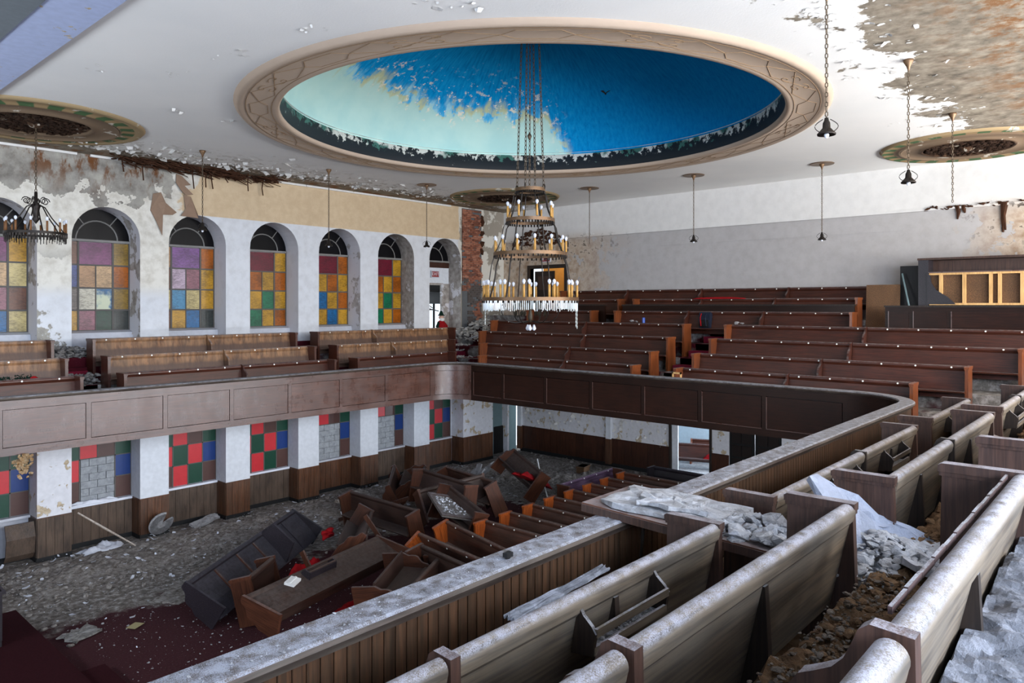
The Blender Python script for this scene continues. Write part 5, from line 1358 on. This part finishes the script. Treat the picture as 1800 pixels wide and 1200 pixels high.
# white plaster heap in the near aisle
hb = hf('mound of plaster dust beneath the white slab in the near aisle', 4.75, 6.0, .75, 1.75, TZ[2], .16, M['deb_pale'], 110, edge=.5, seed=5, fz=lambda x, y: .12 * math.exp(-((x - 5.3) ** 2 / .12 + (y - 1.35) ** 2 / .10)))
slab('plaster_slab', 'big white plaster slab leaning on the heap in the near aisle', [(-.50, .30), (-.40, .33), (-.30, .24), (-.12, .20), (.05, .08), (.3, -.02), (.5, -.10), (.52, -.2), (.36, -.26), (.2, -.22), (.0, -.30), (-.15, -.24), (-.32, -.3), (-.45, -.12), (-.47, .1)], .05, TR((5.55, 1.50, TZ[2] + .25), 48, 12, -24), M['slab_white'], rough=.02)
b = MB()
for i in range(420):
    x, y = 5.3 + g(0, .28), 1.28 + g(0, .16); b.rock((x, y, TZ[2] + .12 + .14 * math.exp(-((x - 5.3) ** 2 + (y - 1.4) ** 2) / .08)), .015 + .06 * random.random() ** 3, .6)
tag(b.build('plaster_rubble', M['deb_pale']), 'pale plaster chunks around the white slab in the near aisle', 'rubble', None, 'stuff')
slab('plaster_slab', 'white plaster fragment at the foot of the near aisle heap', ragged(-.2, .2, -.14, .14, 5, .04), .04, TR((4.98, 1.02, TZ[2] + .16), 20, 8, 30), M['deb_pale'])
slab('plaster_slab', 'curled plaster strip balanced on the rail of the front oak pew', ragged(-.42, .42, -.025, .03, 7, .012), .015, TR((3.08, 2.385, TZ[0] + .93), 8, -2, 0), M['deb_cool'], rough=.006)
slab('plaster_slab', 'tan foam like plaster lump on the seat between foreground pews', ragged(-.16, .16, -.1, .1, 5, .03), .12, TR((2.62, 1.72, TZ[1] + .42), 8, 0, 10), m_debris('tan_lump', [(150, 124, 98), (184, 158, 130), (206, 184, 158)], 9))
slab('plaster_slab', 'tan plaster lump at the bottom edge behind the book rack pew', ragged(-.12, .12, -.1, .1, 5, .03), .1, TR((1.95, 1.80, TZ[1] + .42), 8, 0, 40), M['deb_brown'])
slab('plaster_slab', 'white broken plaster at the right edge on the grey step', ragged(-.16, .16, -.1, .1, 5, .03), .06, TR((5.05, .12, TZ[3] + .16), 30, -20, 30), M['snow'])
slab('plaster_slab', 'flat pale plaster plate by the end of the bleached pew', ragged(-.12, .12, -.09, .09, 5, .02), .03, TR((4.75, .32, TZ[3] + .15), 5, 6, 50), M['snow'])
slab('plywood_board', 'grooved tan board lying in the rubble walk behind the second pew', [(-.26, -.09), (.26, -.09), (.26, .09), (-.26, .09)], .02, TR((3.4, .93, TZ[2] + .2), 8, -4, 8), wood('bare_tan_board', lin(112, 76, 44), lin(152, 108, 66), .2, rough=.6), 'board', rough=.003)
slab('plywood_board', 'brown board sloping on the rubble beyond the right edge pews', [(-.9, -.3), (.9, -.3), (.9, .3), (-.9, .3)], .03, TR((8.2, .95, TZ[2] + .3), 14, -3, 4), M['ply'], 'board', rough=.004)
b = MB()
for q in range(12): b.box(2.35 + q * .185, 2.35 + q * .185 + .18, .588, .600, TZ[2] + .895 + .004 * (q % 2), TZ[2] + .918 + .004 * (q % 2))
tag(b.build('trim_strip', wood('broken_trim', lin(40, 28, 26), lin(84, 64, 62), .6, rough=.5)), 'thin broken trim strip lying along the rail of the bleached pew at right', 'strip')
slab('shoe_shaped_kneeler', 'dark kneeler board half buried in the rubble walk', [(-.16, -.06), (.16, -.06), (.18, .04), (.0, .08), (-.16, .07)], .05, TR((5.0, .84, TZ[2] + .2), 10, 0, -20), M['black'], 'kneeler', rough=.003).name = 'kneeler'
for i, (x, y, s, lab) in enumerate(((3.55, .98, .085, 'largest tan stone on the board in the rubble walk'), (3.75, 1.05, .06, 'flat tan stone behind the largest stone in the walk'), (3.0, .85, .055, 'tan stone beside the near pew end in the walk'), (4.35, .95, .08, 'grey stone in the walk below the white slab'))):
    c = MB(); c.rock((0, 0, 0), s, .75); o = tag(c.build('stone', m_debris('tan_stone', [(120, 96, 70), (158, 132, 100), (186, 164, 134)], 8) if i < 3 else M['deb_gray']), lab, 'stone'); o.location = (x, y, TZ[2] + .2)

# ------------------------------------------------------------------ loose things along the window wall
c = MB(); c.lathe([(0, 0), (.30, 0), (.33, .03), (.31, .07), (.2, .075), (.12, .05), (0, .05)], (0, 0, 0), 24, R(-20), R(285)); c.lathe([(.30, 0), (.12, -.0)], (0, 0, 0), 24, R(-20), R(285))
o = tag(c.build('broken_disc', M['deb_pale']), 'broken round white plaster disc leaning on a pier foot', 'disc'); o.location = (8.15, 19.62, .36); o.rotation_euler = (R(-68), 0, R(4))
c = MB(); c.tube([(6.2, 19.75, 1.05), (6.75, 19.45, .58), (7.3, 19.1, .12)], [.02, .028, .018], 6); tag(c.build('fallen_stick', wood('splintered_stick', lin(160, 140, 120), lin(214, 206, 196), .6, rough=.7)), 'splintered pale stick leaning between two piers', 'stick')
cloth('snow_drift', 'white drift on the floor below the first blocked window', (6.75, 19.75, .02), 1.0, .5, .16, M['snow'], .15, 'snow')
cloth('snow_drift', 'white drift on the sill of the first blocked window', (6.75, YB - .13, ZWN + .03), 1.1, .16, .09, M['snow'], 0, 'snow')
slab('plaster_slab', 'pale board fragment under the third window bay of the nave', ragged(-.4, .4, -.12, .12, 6, .03), .06, TR((9.35, 19.7, .14), 20, -8, 12), M['deb_pale'])
c = MB(); c.prism([(19.95, .15), (19.8, .3), (19.72, .7), (19.86, 1.02), (19.9, 1.02), (19.77, .7), (19.84, .3), (19.98, .15)], 4.72, 5.3); tag(c.build('sprung_board', M['wains_w']), 'sprung wainscot sheet bulging off the wall at the left edge', 'board')
slab('carpet_flap', 'folded back grey carpet flap on the nave floor left of the dark pew', ragged(-.7, .7, -.35, .3, 7, .04), .03, TR((7.0, 15.6, .04), 3, -3, 30), M['deb_nave'], 'carpet')
slab('plaster_slab', 'pale plaster plate on the carpet by the chancel step', ragged(-.3, .3, -.2, .22, 6, .05), .03, TR((4.75, 14.9, .03), 2, 0, 20), M['deb_gray'])
slab('paper_sheet', 'yellowed paper square on the dark carpet', [(-.13, -.1), (.13, -.1), (.13, .1), (-.13, .1)], .004, TR((5.55, 14.55, .03), 0, 0, 30), plain('yellowed_paper', lin(170, 158, 116), .9), 'paper', rough=.001)
slab('plaster_slab', 'heap of torn white board in the far nave corner', ragged(-.5, .5, -.4, .4, 6, .1), .12, TR((18.2, 17.4, .35), -35, 15, 40), M['deb_pale'])
slab('plaster_slab', 'grey debris sheet propped between pile and window wall', ragged(-.6, .6, -.45, .45, 6, .06), .05, TR((13.2, 17.9, .25), 18, -6, 20), M['deb_nave'])
slab('plaster_slab', 'curled white wallboard behind the far end of the pile', ragged(-.4, .4, -.3, .3, 6, .1), .05, TR((17.2, 16.9, .5), -50, 0, 60), M['deb_pale'])
c = MB(); c.tube([(17.6, 14.5, .9), (16.9, 13.6, .35)], .022, 6); c.tube([(17.9, 14.85, 1.2), (17.6, 14.5, .9)], .022, 6); tag(c.build('broken_pole', M['white']), 'white and blue pole sticking out of the far end of the pile', 'pole')
c = MB(); c.box(-.25, .25, -.15, .15, 0, .26); c.box(-.27, .27, -.17, .17, .2, .26); o = tag(c.build('wooden_crate', M['ply']), 'small tan crate on the floor by the rear wainscot', 'crate'); o.location = (21.4, 15.6, .05); o.rotation_euler = (0, 0, .2)
c = MB(); c.box(-.13, .13, -.1, .1, 0, .05); c.box(-.12, .12, -.02, .02, .05, .07); o = tag(c.build('white_carton', M['white']), 'crushed white carton on the end of the book rack pew', 'carton'); o.location = (7.35, 12.0, .98); o.rotation_euler = (R(10), R(-6), .5)
for (a, q, lab) in (((10.6, 13.0, .3), (10.2, 13.6, 1.3), 'dark wooden arm standing up from the middle of the pile'), ((8.4, 12.95, .6), (8.3, 13.2, 1.05), 'broken wooden upright behind the book rack'), ((12.0, 17.2, .1), (13.2, 15.6, .75), 'thin lath lying across the back of the pile'), ((11.0, 14.6, .3), (11.3, 15.0, .75), 'short tan splinter in the middle of the pile')):
    a, q = Vector(a), Vector(q); c = MB(); dd = (q - a).normalized(); rot = dd.to_track_quat('Z', 'Y').to_matrix().to_4x4(); c.box(-.025, .025, -.05, .05, 0, (q - a).length, Matrix.Translation(a) @ rot); tag(c.build('broken_timber', M['pile_end']), lab, 'timber')

# ------------------------------------------------------------------ small things in the gallery
c = MB(); rn = random.Random(4)
for i in range(420):
    a = rn.uniform(0, 2 * pi); q = .30 + rn.gauss(0, .05); z = rn.gauss(0, .04); p = Vector((q * cos(a), q * sin(a), z)); t_ = Vector((rn.gauss(0, 1), rn.gauss(0, 1), rn.gauss(0, 1))).normalized() * .06
    c.tube([p, p + t_], .009, 3)
o = tag(c.build('evergreen_wreath', M['cord']), 'dark green wreath on the seat of the leftmost gallery pew', 'wreath'); o.location = (4.35, 17.62, ZLROW[1] - PH + .50); o.rotation_euler = (R(8), 0, 0)
wr = o
c = MB(); c.lathe([(0, 0), (.06, .0), (.08, .04), (.03, .08), (0, .07)], (.34, -.05, .02), 8); c.build('ribbon', M['red'], wr)
c = MB()
for i in range(60):
    p = Vector((4.08 + g(0, .07), YPL - .03 + g(0, .03), ZPB - abs(g(0, .17)))); c.flake(tuple(p), U(.02, .05), (0, -1, 0))
tag(c.build('torn_insulation', m_debris('ochre_shreds', [(92, 62, 34), (150, 112, 68), (206, 190, 160)], 8)), 'shredded ochre lining hanging under the parapet at left', 'shreds', None, 'stuff')
# figure in the doorway
f = thing('holiday_figure', 'small red and green dressed figure standing in the bright doorway', 'figurine', (18.62, 20.15, ZC - 1.2))
c = MB(); c.lathe([(0, 0), (.2, 0), (.22, .15), (.18, .4), (.13, .58), (.05, .64), (0, .64)], (0, 0, 0), 14); c.build('coat', M['red'], f, True)
c = MB(); c.lathe([(0, -.11), (.08, -.07), (.1, 0), (.07, .08), (0, .11)], (0, 0, .74), 12); c.build('head', plain('doll_skin', lin(214, 170, 150), .6), f, True)
c = MB(); c.lathe([(0, -.12), (.09, -.06), (.1, .02), (.0, .04)], (0, -.05, .68), 12); c.build('beard', M['white'], f, True)
c = MB(); c.lathe([(.14, 0), (.12, .03), (.09, .05), (.05, .16), (0, .2)], (0, 0, .80), 12); c.build('hat', M['cord'], f, True)
for sgn in (-1, 1):
    c = MB(); c.tube([(sgn * .12, 0, .54), (sgn * .24, -.04, .4), (sgn * .2, -.12, .28)], [.06, .055, .045], 8); c.build('sleeve', M['cord'] if sgn < 0 else M['red'], f, True)
# backpack on the fifth row
k = thing('backpack', 'dark blue backpack leaning on the fifth row pew of the rear gallery', 'backpack', (XR[4] - .16, 9.92, TZ[4] + .44), pi / 2)
c = MB(); c.prism([(-.0, 0), (-.14, .02), (-.17, .2), (-.12, .42), (-.04, .47), (.03, .42), (.05, .2), (.03, 0)], -.17, .17); smooth_by_angle(c.build('bag', M['bluebox'], k), 60)
c = MB(); c.prism([(.04, .02), (.09, .04), (.10, .2), (.05, .24)], -.13, .13); c.build('pocket', M['black'], k)
for s in (-.08, .08): c = MB(); c.tube([(s, .06, .42), (s, .14, .3), (s, .1, .06)], .016, 5); c.build('strap', M['red'] if s > 0 else M['bluebox'], k)
c = MB(); c.lathe([(0, 0), (.045, 0), (.045, .15), (.04, .16), (0, .16)], (0, 0, 0), 12); o = tag(c.build('blue_can', plain('blue_can', lin(40, 80, 170), .3)), 'blue and white can on the rail of the fourth rear row', 'can'); o.location = (XR[3] + .015, 11.55, TZ[3] + .93)
for i, (x, y, lab) in enumerate(((XR[3] + .0, 11.95, 'small tan lump on the fourth row rail beside the can'), (XR[3], 8.62, 'pale plaster lump on the end of the right fourth row'))):
    c = MB(); c.rock((0, 0, 0), .09, .6); c.rock((.0, -.16, -.01), .07, .6); o = tag(c.build('plaster_lump', M['deb_pale']), lab, 'plaster'); o.location = (x, y, TZ[3] + .98)
c = MB(); c.box(-.3, .3, -.25, .25, 0, .5); c.box(-.32, .32, -.27, .27, .44, .5); o = tag(c.build('storage_bin', M['bluebox']), 'dark blue bin at the top of the corner stair', 'bin'); o.location = (19.75, 18.05, TZ[3] + .1); o.rotation_euler = (0, 0, .3)
c = MB(); c.tube([(19.0, 19.1, TZ[3] + .2), (18.0, 17.6, TZ[2] + .75)], .03, 6); tag(c.build('fallen_pipe', M['low_side']), 'grey pipe lying across the corner stair rubble', 'pipe')
c = MB(); c.box(-.02, .02, -.12, .12, .2, .24); c.box(-.02, .02, -.12, .12, 0, .03); c.box(-.02, .02, -.12, -.09, 0, .24); c.box(-.02, .02, .09, .12, 0, .24); o = tag(c.build('empty_frame', M['rawpine']), 'small empty wooden frame on the first right pew end', 'frame'); o.location = (XR[0] - .40, 8.72, TZ[0] + .6)
cloth('red_cloth', 'red runner lying on the sixth row back of the rear gallery', (XR[5] - .02, 10.0, TZ[5] + .935), .12, 1.6, .05, M['red'], 0, 'cloth', amp=.2)
cloth('ochre_rag', 'ochre foam scrap on the red steps beside the booth', (XR[4] - .1, 5.45, TZ[4] + .1), .4, .5, .1, M['rawpine'], 0, 'rag')
c = MB(); c.rock((0, 0, 0), .03, .8); c.box(-.03, .03, -.02, .02, 0, .03); o = tag(c.build('glass_shard', M['black']), 'small black and white broken fitting on the near cap rail', 'fitting'); o.location = (3.62, YPN - .1, ZP + .012)
